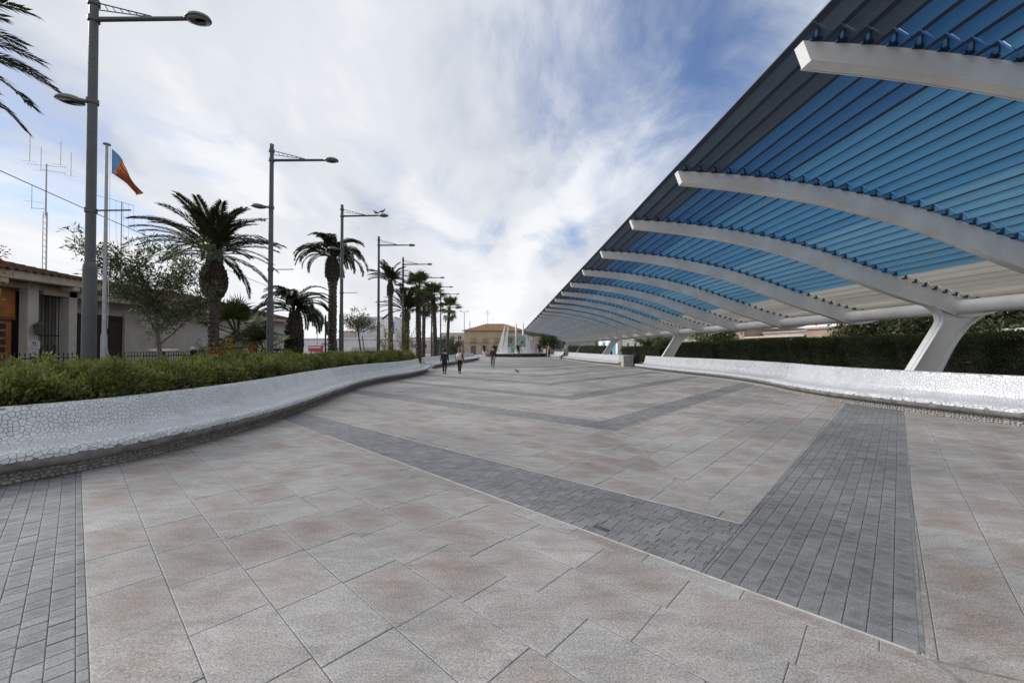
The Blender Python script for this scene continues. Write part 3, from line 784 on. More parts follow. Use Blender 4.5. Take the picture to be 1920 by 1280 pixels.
ML_FAN = leaf_mat('fan_palm_blade', (0.028,0.042,0.017), (0.085,0.11,0.035), 0.2, 0.65)
ML_DRY = leaf_mat('dry_palm_blade', (0.07,0.058,0.035), (0.13,0.105,0.06), 0.2, 0.6)
ML_OLE = leaf_mat('oleander_leaf', (0.030,0.045,0.018), (0.10,0.125,0.050), 0.25)
ML_TREE = leaf_mat('olive_green_leaf', (0.045,0.058,0.026), (0.135,0.145,0.070), 0.25)
ML_ORANGE = leaf_mat('autumn_leaf', (0.12,0.085,0.02), (0.42,0.22,0.03), 0.3)
ML_YEL = leaf_mat('yellowing_leaf', (0.10,0.12,0.02), (0.45,0.34,0.05), 0.3)
ML_RED = leaf_mat('red_leaf', (0.16,0.03,0.02), (0.32,0.07,0.03), 0.3)
M_BARK = mat('palm_bark', (0.09,0.072,0.056), 0.9, var=0.6, scale=9, bump=0.9, bscale=14)
M_BARK2 = mat('grey_bark', (0.17,0.145,0.12), 0.9, var=0.5, scale=12, bump=0.5, bscale=30)
M_STUB = mat('palm_leaf_base', (0.055,0.040,0.030), 0.9, var=0.55, scale=11, bump=0.8, bscale=20)
M_CORE = mat('hedge_twigs', (0.020,0.022,0.012), 0.95, var=0.5, scale=9)
def leaves(name, P, D, ln, wd, m, parent, rnd=None, local=False, r=None):
    """P base points (n,3), D directions (n,3), ln/wd arrays: diamond leaves folded along the rib"""
    r = r or rng; n = len(P); D = D/np.linalg.norm(D, axis=1)[:,None]
    up = r.normal(size=(n,3)); sd_ = np.cross(D, up); sd_ /= np.linalg.norm(sd_, axis=1)[:,None]+1e-9; nr = np.cross(sd_, D)
    ln = np.broadcast_to(ln, (n,))[:,None]; wd = np.broadcast_to(wd, (n,))[:,None]
    V = np.stack([P, P+D*ln*.45+sd_*wd*.5+nr*wd*.12, P+D*ln, P+D*ln*.45-sd_*wd*.5+nr*wd*.12], 1).reshape(-1,3)
    F = np.arange(4*n).reshape(-1,4)
    if rnd is None: rnd = r.random(n)
    C = np.repeat(np.stack([rnd, rnd, rnd, np.ones(n)], 1), 4, axis=0)
    return mesh_np(name, V, F, m, parent, False, local, rnd=C)
def cluster_leaves(cent, nper, rad, ln, wd, out=None, r=None, spread=0.9):
    r = r or rng; n = len(cent)*nper
    C = np.repeat(cent, nper, axis=0); q = r.normal(size=(n,3)); q /= np.linalg.norm(q, axis=1)[:,None]
    P = C + q*rad*r.random((n,1))**.5
    D = q*spread + r.normal(size=(n,3))*.45 + np.array([0,0,.35])
    if out is not None: D += np.repeat(out, nper, axis=0)*.8
    return P, D, ln*r.uniform(.6,1.25,n), wd*r.uniform(.7,1.2,n)
# ------------------------------------------------------------------ hedges
def hedge_path(name, label, F2, Nn, d0, d1, h, m, ncl, nper, rad, ln, wd, group=None, seed=1, hv=.07, s_from=0):
    r = np.random.default_rng(seed); n = len(F2)
    loc = (float(F2[n//2,0]+Nn[n//2,0]*(d0+d1)/2), float(F2[n//2,1]+Nn[n//2,1]*(d0+d1)/2), 0)
    root = empty(name, loc, 0, label, 'hedge', group)
    # twiggy core
    V = []; F = []; pr = [(d0+.16,0.0),(d0+.16,h-.22),(d0+.3,h-.13),(d1-.3,h-.13),(d1-.14,h-.25),(d1-.14,0.0)]; k = len(pr)
    for i in range(n):
        for d, z in pr: V.append((F2[i,0]+Nn[i,0]*d, F2[i,1]+Nn[i,1]*d, z))
    for i in range(n-1):
        for j in range(k-1): a = i*k+j; F.append((a, a+1, a+k+1, a+k))
    F += [tuple(range(k)), tuple(range((n-1)*k, n*k))]
    mesh_np('twigs', V, F, M_CORE, root, False, False)
    u = r.random(ncl)*(n-1); fr, tp = h*1.0, (d1-d0)*1.15; q = r.random(ncl)*(fr+tp); isf = q < fr
    d = np.where(isf, d0+.05, d0+(q-fr)/1.15); z = np.where(isf, .12+q*(h-.12)/fr, h-.05)
    bump = .06*np.sin(u*1.7)+.05*np.sin(u*.63+2)+r.normal(0,.03,ncl)
    d = d + np.where(isf, -bump*.8, 0) + r.normal(0,.04,ncl); z = z + np.where(isf, 0, bump*hv/.07) + r.normal(0,.02,ncl)
    corner = isf & (z > h-.2); d = np.where(corner, d+(z-(h-.2))*.5, d)
    ix = np.arange(n); fx = np.interp(u, ix, F2[:,0]); fy = np.interp(u, ix, F2[:,1]); nx = np.interp(u, ix, Nn[:,0]); ny = np.interp(u, ix, Nn[:,1])
    C = np.stack([fx+nx*d, fy+ny*d, z], 1); out = np.where(isf[:,None], np.stack([-nx,-ny,np.full(ncl,.45)],1), np.array([[0,0,1.0]]))
    P, D, L, W = cluster_leaves(C, nper, rad, ln, wd, out, r)
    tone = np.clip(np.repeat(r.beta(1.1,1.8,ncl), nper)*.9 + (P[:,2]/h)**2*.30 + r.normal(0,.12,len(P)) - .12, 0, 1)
    tag(leaves('foliage', P, D, L, W, m, root, tone, r=r), kind='stuff')
    return root
_, LF2, LN, LS = BL
i0 = int(np.searchsorted(LS, .3)); i1 = len(LS)-4
hedge_path('hedge', 'leafy yellow-green hedge growing behind the long bench on the palm side', LF2[i0:i1:3], LN[i0:i1:3], .92, 3.0, 1.14, ML_HEDGE, 2700, 44, .13, .085, .036, seed=5, hv=.12)
def straight(x, ya, yb, n=40): return np.stack([np.full(n, x), np.linspace(ya, yb, n)], 1), np.tile([1.0, 0.0], (n, 1))
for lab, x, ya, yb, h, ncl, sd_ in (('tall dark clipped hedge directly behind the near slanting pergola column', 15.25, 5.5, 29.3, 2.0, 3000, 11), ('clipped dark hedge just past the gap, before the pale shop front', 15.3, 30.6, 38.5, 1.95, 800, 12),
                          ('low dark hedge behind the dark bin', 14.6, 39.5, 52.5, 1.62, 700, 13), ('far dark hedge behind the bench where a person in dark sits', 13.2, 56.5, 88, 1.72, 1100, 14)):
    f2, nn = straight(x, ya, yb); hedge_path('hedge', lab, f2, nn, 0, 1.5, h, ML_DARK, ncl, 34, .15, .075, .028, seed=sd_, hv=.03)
# ------------------------------------------------------------------ palms
def frond_mesh(nm, L, e0, droop, nl, ll, m, r, vee=.5, wid=.028):
    N = 22; pts = []; x = z = 0; el = e0
    for i in range(N):
        pts.append((x, 0, z)); t = (i+1)/N; a = e0 - droop*t**1.35; x += L/N*math.cos(a); z += L/N*math.sin(a)
    P = np.array(pts); mb = MB(); mb.tube(pts, [.026*(1-.85*i/N) for i in range(N)], 5, m=0)
    V = list(mb.v); F = list(mb.f); nb = len(V); tone = [.55]*nb
    T = np.gradient(P, axis=0); T /= np.linalg.norm(T, axis=1)[:,None]; idx = np.arange(N)
    for k in range(nl):
        t = .16 + .84*(k+.5)/nl
        p = np.array([np.interp(t*(N-1), idx, P[:,c]) for c in range(3)]); tt = np.array([np.interp(t*(N-1), idx, T[:,c]) for c in range(3)])
        nrm = np.cross(tt, [0,1,0]); nrm = nrm if nrm[2] > 0 else -nrm
        l_ = ll*(.35+.65*math.sin(math.pi*min(1,.12+t*.82))**.7)*r.uniform(.85,1.1)
        for sy in (-1, 1):
            f_ = r.uniform(.8,1.15)+.6*t; d = tt*f_+np.array([0,sy,0])*1.0+nrm*vee*r.uniform(.4,1.2); d /= np.linalg.norm(d)
            d2 = d+np.array([0,0,-.42*r.uniform(.6,1.3)]); d2 /= np.linalg.norm(d2)
            sd2 = np.cross(d, nrm); sd2 /= np.linalg.norm(sd2)+1e-9
            mid = p+d*l_*.5; tip = mid+d2*l_*.5; b = len(V)
            V += [p, mid+sd2*wid*.5, tip, mid-sd2*wid*.5]; F.append((b,b+1,b+2,b+3)); tone += [r.uniform(0,1)]*4
    C = [(q,q,q,1) for q in tone]
    me_o = mesh_np(nm, np.array([tuple(map(float,v)) for v in V]), F, m, None, rnd=C); me = me_o.data; bpy.data.objects.remove(me_o); return me
rP = np.random.default_rng(21)
def variants(L, elevs, droop, nl, ll, m, vee=.5, wid=.03): return [(e, frond_mesh('frond', L*rP.uniform(.93,1.06), R(e), R(droop*rP.uniform(.85,1.15)), nl, ll, m, rP, vee, wid)) for e in elevs]
EL = [86, 74, 62, 50, 38, 26, 12, -4, -20]
DATE = variants(2.9, EL, 62, 66, .52, ML_PALM, .45, .055)
ARCH = variants(3.0, [84, 76, 66, 56, 44, 30, 15], 118, 66, .48, ML_PALM, .45, .058)
BLUE = variants(2.7, [84, 72, 60, 46, 32, 16, -2], 46, 60, .46, ML_PALM, .45, .055)
def fan_mesh(m, Lp, Lb, e0, r, nb_=26, span=250):
    mb = MB(); dx, dz = math.cos(e0), math.sin(e0)
    pts = [(dx*Lp*t, 0, dz*Lp*t - .10*Lp*t*t) for t in np.linspace(0,1,7)]
    mb.tube(pts, [.024*(1-.5*t) for t in np.linspace(0,1,7)], 5)
    V = list(mb.v); F = list(mb.f); tone = [.6]*len(V); p = np.array(pts[-1]); t0 = np.array(pts[-1])-np.array(pts[-2]); t0 /= np.linalg.norm(t0)
    nrm = np.cross(t0, [0,1,0]); nrm = nrm if nrm[2] > 0 else -nrm
    for k in range(nb_):
        a = R(-span/2+span*k/(nb_-1)); d = t0*math.cos(a)+np.array([0,1,0])*math.sin(a)+nrm*.22; d /= np.linalg.norm(d)
        l_ = Lb*(1-.22*(a/R(span/2))**2)*r.uniform(.9,1.08); w_ = Lb*.085
        d2 = d+np.array([0,0,-.5*r.uniform(.5,1.4)]); d2 /= np.linalg.norm(d2); sd2 = np.cross(d, nrm); sd2 /= np.linalg.norm(sd2)+1e-9
        m1 = p+d*l_*.58; tip = m1+d2*l_*.42; b = len(V); q = r.uniform(0,1)
        V += [p, m1+sd2*w_*.5, tip, m1-sd2*w_*.5]; F.append((b,b+1,b+2,b+3)); tone += [q]*4
    o = mesh_np('fan_leaf', np.array([tuple(map(float,v)) for v in V]), F, m, None, rnd=[(q,q,q,1) for q in tone]); me = o.data; bpy.data.objects.remove(o); return me
FAN = [(e, fan_mesh(ML_FAN, .95, .78, R(e), rP)) for e in (82, 66, 52, 38, 24, 8, -10, -28)]
FANDRY = [(e, fan_mesh(ML_DRY, .8, .7, R(e), rP)) for e in (-58, -70, -80)]
def trunk_mesh(root, H_, prof, r, lean=(0,0), m=None, nr=None, rough=.06, name='trunk'):
    """prof: list of (t, radius) up the trunk"""
    nr = nr or int(H_/.09); n = 14; V = []; F = []; ts = [p[0] for p in prof]; rs = [p[1] for p in prof]
    for i in range(nr+1):
        t = i/nr; rad = np.interp(t, ts, rs)*(1+(.05 if i%2 else -.03))
        cx, cy = lean[0]*t*t, lean[1]*t*t
        for k in range(n):
            a = 2*math.pi*(k+.5*(i%2))/n; q = rad*(1+r.normal(0, rough)); V.append((cx+q*math.cos(a), cy+q*math.sin(a), t*H_))
    for i in range(nr):
        for k in range(n): F.append((i*n+k, i*n+(k+1)%n, (i+1)*n+(k+1)%n, (i+1)*n+k))
    F.append(tuple(range(nr*n, (nr+1)*n)))
    return mesh_np(name, V, F, m or M_BARK, root)
def palm(label, x, y, H_, prof, vars_, nfr, sc=1.0, lean=(0,0), seed=0, boots=None, name='date_palm', dry=0, evar=None, group='palm trees along the left side of the plaza', weights=None):
    r = np.random.default_rng(seed); root = empty(name, (x, y, 0), 0, label, 'palm tree', group)
    trunk_mesh(root, H_, prof, r, lean)
    if boots:
        z0, z1, rb = boots; mb = MB(); k = 0; z = z0
        while z < z1:
            n = 9; tt = (z-z0)/(z1-z0); rr = rb*math.sin(math.pi*(.18+.72*tt))**.6
            for j in range(n):
                a = 2*math.pi*(j+.5*(k%2))/n+r.normal(0,.12); ca, sa = math.cos(a), math.sin(a); t = z/H_; cx, cy = lean[0]*t*t, lean[1]*t*t
                l_ = .22*r.uniform(.7,1.25); p0 = (cx+ca*rr*.6, cy+sa*rr*.6, z-.07); p1 = (cx+ca*(rr+.01), cy+sa*(rr+.01), z+.02); p2 = (cx+ca*(rr+.05*r.uniform(0,1.5)), cy+sa*(rr+.05), z+l_*.6)
                mb.tube([p0, p1, p2], [.085,.075,.022], 5)
            z += .085; k += 1
        mb.build('leaf_bases', M_STUB, root)
    top_ = Vector((lean[0], lean[1], H_-.05))
    n = len(vars_); wts = weights or [1]*n
    seq = []
    while len(seq) < nfr:
        for i in range(n):
            if r.random() < wts[i]: seq.append(i)
    for j, i in enumerate(seq[:nfr]):
        o = bpy.data.objects.new('frond', vars_[i][1]); link(o, root)
        az = j*2.39996+r.normal(0,.12); o.location = top_+Vector((math.cos(az)*.08, math.sin(az)*.08, r.uniform(-.12,.12))); s_ = sc*r.uniform(.86,1.1); o.scale = (s_,s_*r.uniform(.9,1.1),s_); o.rotation_euler = (r.normal(0,.09), r.normal(0,.07), az)
    for j in range(dry):
        o = bpy.data.objects.new('dry_frond', FANDRY[j%3][1]); link(o, root); az = j*2.39996+.7
        o.location = top_+Vector((math.cos(az)*.14, math.sin(az)*.14, -.1-.5*r.random())); o.scale = (sc,)*3; o.rotation_euler = (r.normal(0,.1), r.normal(0,.1), az)
    return root
palm('big date palm with shaggy bulge below its crown, beside the house', -12.2, 17.0, 5.55, [(0,.24),(.25,.195),(.62,.19),(.66,.28),(.72,.43),(.84,.42),(.92,.28),(1,.2)], DATE, 56, .90, (-.02,0), 1, (3.75,5.05,.44), weights=[.9,1,1,1,1,.9,.6,.35,.15])
palm('squat date palm with thick dark shaggy trunk and arching fronds', -11.5, 22.0, 3.55, [(0,.24),(.1,.24),(.16,.38),(.3,.34),(.42,.40),(.7,.46),(.9,.34),(1,.22)], ARCH, 56, .82, (.05,0), 2, (.55,3.2,.42))
palm('tall date palm with slender trunk between the second and third lamp posts', -10.3, 24.0, 6.95, [(0,.30),(.3,.24),(.72,.225),(.79,.27),(.84,.36),(.93,.34),(1,.2)], ARCH, 62, .80, (0,0), 3, (5.5,6.7,.34))
palm('slim tall date palm right beside the fourth lamp post', -9.76, 34.0, 7.2, [(0,.24),(.4,.2),(.85,.19),(.9,.27),(1,.16)], DATE, 54, .62, (-.05,0), 4, (6.0,6.9,.24), weights=[.8,1,1,1,1,.9,.7,.5,.2])
palm('grey-green palm with stiff upright fronds past the fourth lamp post', -9.0, 36.2, 4.9, [(0,.32),(.3,.27),(.9,.27),(1,.2)], BLUE, 46, .92, (0,0), 5)
FT = [(0,.33),(.15,.27),(.6,.24),(1,.22)]
palm('tallest fan palm, foremost in the far cluster of palms', -8.3, 38.0, 7.3, FT, FAN, 40, 1.0, (-.1,0), 6, name='fan_palm', dry=8)
palm('slender fan palm half hidden behind the foremost fan palm', -9.1, 44.0, 6.6, [(0,.22),(1,.16)], FAN, 34, .95, (.1,0), 7, name='fan_palm', dry=10)
palm('fan palm with pale trunk in the middle of the far cluster', -8.0, 45.0, 7.4, [(0,.30),(.3,.24),(1,.2)], FAN, 38, 1.05, (-.25,0), 8, name='fan_palm', dry=8)
palm('farthest fan palm, nearest to the beige house, standing free', -7.7, 52.0, 6.7, [(0,.28),(.3,.2),(1,.17)], FAN, 36, 1.05, (.25,0), 9, name='fan_palm', dry=5)
palm('low bushy fan palm beside the second lamp post', -12.3, 18.6, 2.3, [(0,.28),(1,.24)], FAN, 26, 1.15, (0,0), 10, name='fan_palm', dry=12)
palm('low bushy fan palm with its fronds hanging at the house end', -12.2, 20.6, 1.5, [(0,.25),(1,.2)], FAN, 16, 1.1, (0,0), 15, name='fan_palm', dry=3)
palm('tall date palm at the photo edge, only frond tips showing beside the nearest lamp post', -14.35, 9.0, 8.35, [(0,.3),(.8,.24),(.9,.36),(1,.2)], DATE, 46, 1.05, (0,0), 11, (6.9,8.1,.34), weights=[.8,1,1,1,1,1,.8,.6,.3])
# ------------------------------------------------------------------ broad-leaved trees and shrubs
def tree(name, label, base, trunk_pts, rads, br, m, nleaf, crad, ln, wd, seed=0, bark=None, cat='tree', group=None, clus=None, tone_mu=.5):
    """trunk_pts local path, br: (n branches, height range on trunk, length, up) -> sub-branches carry leaf clusters"""
    r = np.random.default_rng(seed); root = empty(name, base, 0, label, cat, group)
    mb = MB(); mb.tube(trunk_pts, rads, 8); ends = []
    TPn = np.array(trunk_pts); k_ = np.arange(len(TPn))
    nb_, h0, h1, Lb, up = br
    for i in range(nb_):
        u = (h0+(h1-h0)*(i+.5)/nb_)*(len(TPn)-1); p = np.array([np.interp(u, k_, TPn[:,c]) for c in range(3)]); az = i*2.4+r.normal(0,.3)
        d = np.array([math.cos(az), math.sin(az), up*r.uniform(.6,1.4)]); d /= np.linalg.norm(d); L = Lb*r.uniform(.75,1.15); r0 = np.interp(u, k_, rads)*.55
        pts = [p]; 
        for q in range(5):
            d = d+np.array([r.normal(0,.12), r.normal(0,.12), r.normal(.04,.1)]); d /= np.linalg.norm(d); pts.append(pts[-1]+d*L/5)
        mb.tube(pts, [r0*(1-.8*q/5) for q in range(6)], 5)
        for q in (2,3,4,5):
            for _ in range(3):
                d3 = d*.5+r.normal(0,.75,3); d3 /= np.linalg.norm(d3); l3 = L*.33*r.uniform(.5,1.1); e = pts[q]+d3*l3; md = pts[q]+d3*l3*.5+r.normal(0,.03,3)
                mb.tube([pts[q], md, e], [r0*.3, r0*.2, r0*.08], 4, False); ends += [e, md]
    mb.build('trunk', bark or M_BARK2, root)
    E_ = np.array(ends); per = max(1, nleaf//len(E_))
    P, D, L_, W_ = cluster_leaves(E_, per, crad, ln, wd, None, r)
    tone = np.clip(np.repeat(r.normal(tone_mu,.22,len(E_)), per)+r.normal(0,.18,len(P)), 0, 1)
    leaves('crown', P, D, L_, W_, m, root, tone, local=True, r=r)
    return root
tree('oleander_tree', 'small airy oleander-like tree in front of the house wall', (-10.25,12.5,0), [(-.15,0,0),(-.2,0,.7),(-.35,0,1.5),(-.5,.05,2.3),(-.62,.05,3.0),(-.75,0,3.6)], [.085,.07,.06,.05,.045,.03], (13,.42,1.0,1.75,.95), ML_OLE, 9000, .2, .15, .034, 31)
tree('olive_like_tree', 'small round-crowned young tree tied to a leaning stake', (-9.75,27.0,0), [(.25,0,0),(.15,0,.8),(0,0,1.6),(-.12,0,2.5),(-.15,0,2.9)], [.07,.06,.055,.05,.035], (12,.75,1.0,1.35,.75), ML_TREE, 2600, .2, .12, .055, 32)
mb = MB(); mb.tube([(.48,0,0),(.12,.02,2.35)], .035, 7); mb.build('stake', M_BARK2, bpy.data.objects['olive_like_tree'])
tree('shrub', 'orange-leaved shrub between the low fan palms and the hedge', (-11.2,16.8,0), [(0,0,0),(0,0,.4),(.05,0,.9)], [.04,.03,.02], (12,.2,1,1.15,.9), ML_ORANGE, 2300, .13, .075, .04, 33, cat='shrub')
tree('shrub', 'dark green shrub under the low bushy fan palm', (-12.3,17.6,0), [(0,0,0),(0,0,.5),(0,0,.9)], [.04,.03,.02], (14,.1,1,1.1,.9), ML_HEDGE, 2600, .16, .09, .045, 34, cat='shrub', tone_mu=.15)
tree('shrub', 'dark shrub at the foot of the squat date palm', (-11.6,21.2,0), [(0,0,0),(0,0,.5),(0,0,.8)], [.04,.03,.02], (12,.1,1,1.0,.8), ML_DARK, 1800, .16, .09, .045, 35, cat='shrub')
tree('young_tree', 'thin young tree with yellowing leaves at the foot of the fourth lamp post', (-8.7,28.8,0), [(0,0,0),(0,0,.9),(.05,0,1.8),(.1,0,2.6)], [.035,.03,.025,.015], (10,.35,1,.8,.9), ML_YEL, 620, .12, .12, .06, 36, tone_mu=.35)
tree('young_tree', 'bushy young green tree at the foot of the grey-green palm', (-8.75,35.0,0), [(0,0,0),(0,0,.9),(.05,0,1.8),(.1,0,2.9)], [.04,.03,.025,.015], (11,.2,1,1.1,1.1), ML_YEL, 1100, .13, .12, .06, 37, tone_mu=.2)
tree('bush', 'dark round bush behind the walker in black', (-5.9,43.0,0), [(0,0,0),(0,0,.6),(0,0,1.3)], [.08,.06,.03], (14,.2,1,1.5,1.1), ML_TREE, 2000, .24, .16, .08, 38, cat='shrub', tone_mu=.2)
tree('citrus_tree', 'yellowing tree at the left photo edge before the wooden door', (-13.9,10.35,0), [(0,0,0),(0,0,1.2),(0,0,2.2),(0,0,2.9)], [.09,.08,.07,.04], (12,.55,1,.95,.7), ML_YEL, 1700, .14, .11, .05, 39, tone_mu=.6)
tree('red_leaved_tree', 'red-leaved branch tips at the left photo edge below the antenna mast', (-15.9,12.0,0), [(0,0,0),(0,0,1.6),(0,0,3.2),(0,0,4.1)], [.1,.08,.07,.04], (12,.65,1,.95,.7), ML_RED, 1700, .14, .1, .045, 40, tone_mu=.4)
# trees on the far side of the pergola
for i, (lab, x, y, h, sp, m_, mu) in enumerate((('dark spreading tree on the street behind the tall dark hedge, right photo edge', 20.6, 15.6, 3.4, 2.6, ML_TREE, .25), ('spreading brownish tree behind the hedge, left of the near pergola column', 20.8, 22.5, 3.3, 2.4, ML_TREE, .4),
     ('dark tree leaning over the street right of the near pergola column', 20.4, 18.6, 3.3, 2.5, ML_TREE, .15), ('dark tree at the right photo edge above the van', 21.5, 12.4, 3.6, 2.6, ML_DARK, .7),
     ('dark tree behind the hedge near the pale shop front', 20.5, 40.0, 3.4, 2.1, ML_DARK, .6), ('dark tree behind the second slanting column', 20.0, 55.0, 3.2, 2.3, ML_DARK, .6), ('dark conifer beside the white monument', 8.8, 93.0, 3.6, 2.2, ML_DARK, .6), ('broad dark tree far beyond the end of the pergola', 13.5, 104.0, 5.5, 3.0, ML_DARK, .7))):
    tree('street_tree', lab, (x,y,0), [(0,0,0),(.1,0,h*.3),(.25,.1,h*.55),(.2,.1,h)], [.17,.14,.12,.06], (15,.42,1,sp,.3), m_, 6500, .42, .24, .12, 50+i, tone_mu=mu)
# ------------------------------------------------------------------ lamp posts
def lamp_head(parent, flip):
    s_ = -1 if flip else 1
    prof = [(0,.13),(.10,.128),(.20,.11),(.27,.07),(.30,.02),(.305,-.01)]
    mb = MB(); n = 20; V = []; F = []
    for r_, z in prof:
        for k in range(n):
            a = 2*math.pi*k/n; V.append((s_*(.30+r_*1.25*math.cos(a)), r_*.78*math.sin(a), z))
    for i in range(len(prof)-1):
        for k in range(n): F.append((i*n+k, (i+1)*n+k, (i+1)*n+(k+1)%n, i*n+(k+1)%n) if s_ > 0 else (i*n+k, i*n+(k+1)%n, (i+1)*n+(k+1)%n, (i+1)*n+k))
    mb.add(V, F); mb.tube([(-s_*.12,0,.03),(s_*.12,0,.04)], [.05,.075], 10)
    h = mb.build('lamp_head', M_LAMPH, parent, True)
    mb = MB(); V = [(s_*(.30+.29*1.25*math.cos(2*math.pi*k/n)), .29*.78*math.sin(2*math.pi*k/n), -.012) for k in range(n)]; V2 = [(s_*(.30+.2*1.25*math.cos(2*math.pi*k/n)), .2*.78*math.sin(2*math.pi*k/n), -.05) for k in range(n)]
    mb.add(V+V2, [tuple(range(2*n-1,n-1,-1))]+[(k,(k+1)%n,n+(k+1)%n,n+k) for k in range(n)]); mb.build('lens', M_LENS, h, True)
    return h
def lamp():
    root = empty('street_lamp', (0,0,0), 0, 'x', 'street lamp', 'twin-headed lamp posts along the left hedge')
    mb = MB(); mb.tube([(0,0,3.3),(0,0,9.3)], [.088,.076], 16); mb.lathe([(.05,0),(.078,0),(.078,.03),(.03,.05)], 16, (0,0,9.3)); mb.build('pole', M_LAMP, root, False); shade_auto(root.children[-1])
    mb = MB(); mb.tube([(0,0,0),(0,0,3.30),(0,0,3.36),(0,0,3.42)], [.128,.116,.112,.092], 16); mb.lathe([(.2,0),(.2,.02),(.13,.05)], 16); shade_auto(mb.build('base_sleeve', M_LAMP, root))
    mb = MB(); mb.tube([(.05,0,8.72),(2.0,0,8.74)], [.05,.042], 10); shade_auto(mb.build('arm', M_LAMP, root))
    for z in (8.72, 9.08, 6.92, 4.55): mb = MB(); mb.lathe([(.088,-.05),(.105,-.05),(.105,.05),(.088,.05)], 16, (0,0,z)); shade_auto(mb.build('clamp_collar', M_LAMP, root))
    mb = MB(); mb.tube([(.09,0,9.08),(1.25,0,8.79)], .013, 6); mb.tube([(.09,0,8.93),(1.25,0,8.77)], .011, 6)
    for k in range(6):
        t0, t1 = .12+k*.14, .20+k*.14; mb.tube([(.09+1.16*t0,0,9.08-.29*t0),(.09+1.16*t1,0,8.93-.16*t1)], .009, 5)
    mb.build('tie_truss', M_LAMP, root)
    h = lamp_head(root, False); h.location = (2.06,0,8.72); h.scale = (.7,.8,.8)
    mb = MB(); mb.tube([(-.05,0,6.92),(-.3,0,6.95)], [.045,.04], 8); mb.build('lower_bracket', M_LAMP, root)
    h = lamp_head(root, True); h.location = (-.27,0,6.92); h.rotation_euler = (0,R(6),0); h.scale = (.74,.8,.8)
    mb = MB(); mb.tube([(.0,0,4.55),(.86,0,4.56)], .017, 6); mb.build('banner_bar', M_LAMP, root)
    return root
lamp0 = lamp()
LY = [8.84, 15.5, 22.1, 28.4, 35.0, 41.7, 48.2, 54.6]
lab = ['nearest and largest lamp post, its top cut by the photo edge', 'second lamp post, between the two big date palms', 'third lamp post, with two pigeons on its arm', 'fourth lamp post, beside the slim tall date palm',
       'fifth lamp post, rising before the grey-green palm', 'sixth lamp post, mostly hidden by the fan palm cluster', 'seventh lamp post, between the fan palm trunks', 'eighth and farthest lamp post of the row, behind the fan palms']
for i, y in enumerate(LY):
    o = lamp0 if i == 0 else copy_tree(lamp0)
    place(o, (-9.0, y, 0), R(random.uniform(-2,2)), 1.0, lab[i])
def bird(label, loc, rz, sc=1.0):
    root = empty('pigeon', loc, rz, label, 'bird', 'pigeons')
    mb = MB(); mb.tube([(-.17,0,.10),(-.08,0,.105),(.0,0,.125),(.07,0,.15),(.11,0,.20),(.125,0,.245),(.14,0,.262),(.165,0,.258)], [.012,.035,.058,.055,.035,.026,.024,.006], 8)
    mb.build('body', mat('pigeon_grey', (0.10,0.105,0.12), 0.7, var=0.3, scale=20), root, True)
    for s_ in (-1,1):
        mb = MB(); mb.tube([(.02,.02*s_,.08),(.03,.02*s_,0.0),(.06,.02*s_,.003)], .006, 5); mb.build('leg', mat('bird_leg', (0.3,0.1,0.08), .7), root)
        mb = MB(); mb.tube([(.07,.045*s_,.15),(-.02,.058*s_,.13),(-.17,.03*s_,.105)], [.012,.03,.006], 6, sx=.4); mb.build('wing', mat('pigeon_wing', (0.07,0.072,0.08), .7), root)
    root.scale = (sc,)*3; return root
bird('pigeon at the lamp head end of the third lamp post arm', (-6.83,22.1,8.86), R(4), 1.0); bird('pigeon standing on the arm of the third lamp post, left of the other', (-7.15,22.1,8.79), R(178), 1.0)
bird('pigeon walking alone on the paving in mid plaza', (.6,25.4,.012), R(200), .9)
# ------------------------------------------------------------------ house on the left
M_STUCCO = mat('warm_grey_stucco', (0.60,0.565,0.53), 0.9, var=0.15, scale=1.5, bump=0.3, bscale=40)
M_FASCIA = mat('pale_eave_beam', (0.50,0.42,0.34), 0.8, var=0.15, scale=2)
M_RTILE = mat('old_roof_tile', (0.22,0.125,0.085), 0.9, col2=(0.10,0.075,0.065), scale=5, lo=0.35, hi=0.68, bump=0.5, bscale=20)
M_WOOD = mat('varnished_wood', (0.45,0.17,0.045), 0.5, col2=(0.32,0.11,0.03), scale=3)
M_DKWOOD = mat('dark_brown_door', (0.035,0.018,0.013), 0.6, var=0.4, scale=6)
M_DARK = mat('dark_interior', (0.010,0.009,0.010), 0.8)
M_IRON = mat('black_iron', (0.02,0.02,0.022), 0.6)
M_GLASS = mat('dark_window_glass', (0.035,0.045,0.055), 0.08, spec=0.7)
house = empty('house', (-16.0, 15.0, 0), 0, 'single-storey stucco house with tiled roof, wooden door and dark grille', 'house')
def hb(name, a, b, m, parent=house, c=.01): return MB().bbox(a, b, c).build(name, m, parent, local=False)
hb('wall', (-26,8.0,0), (-17.3,15.4,4.0), M_STUCCO); hb('wall', (-26,15.4,0), (-16.9,31.2,3.5), M_STUCCO)
for ya, yb, z1 in ((15.9,18.0,2.95),(26.5,27.6,2.6)):
    d = hb('door', (-16.95,ya,0), (-16.88,yb,z1), M_DKWOOD)
    for k in range(3):
        w_ = (yb-ya)/3; MB().bbox((-16.885,ya+k*w_+.06,.25),(-16.85,ya+(k+1)*w_-.06,z1-.2),.02).build('panel', M_DKWOOD, d, local=False)
    hb('door_jamb', (-16.9,yb,0), (-16.78,yb+.14,z1+.1), M_STUCCO); hb('door_jamb', (-16.9,ya-.14,0), (-16.78,ya,z1+.1), M_STUCCO)
# porch pillars
for ya, yb in ((13.72,14.04),(15.0,15.28)):
    hb('pillar', (-16.3,ya,0), (-16.0,yb,3.76), mat('pillar_render', (0.55,0.52,0.485), .9, var=.12, scale=3))
hb('porch_beam', (-16.6,8.0,3.56), (-16.05,15.35,3.74), M_FASCIA)
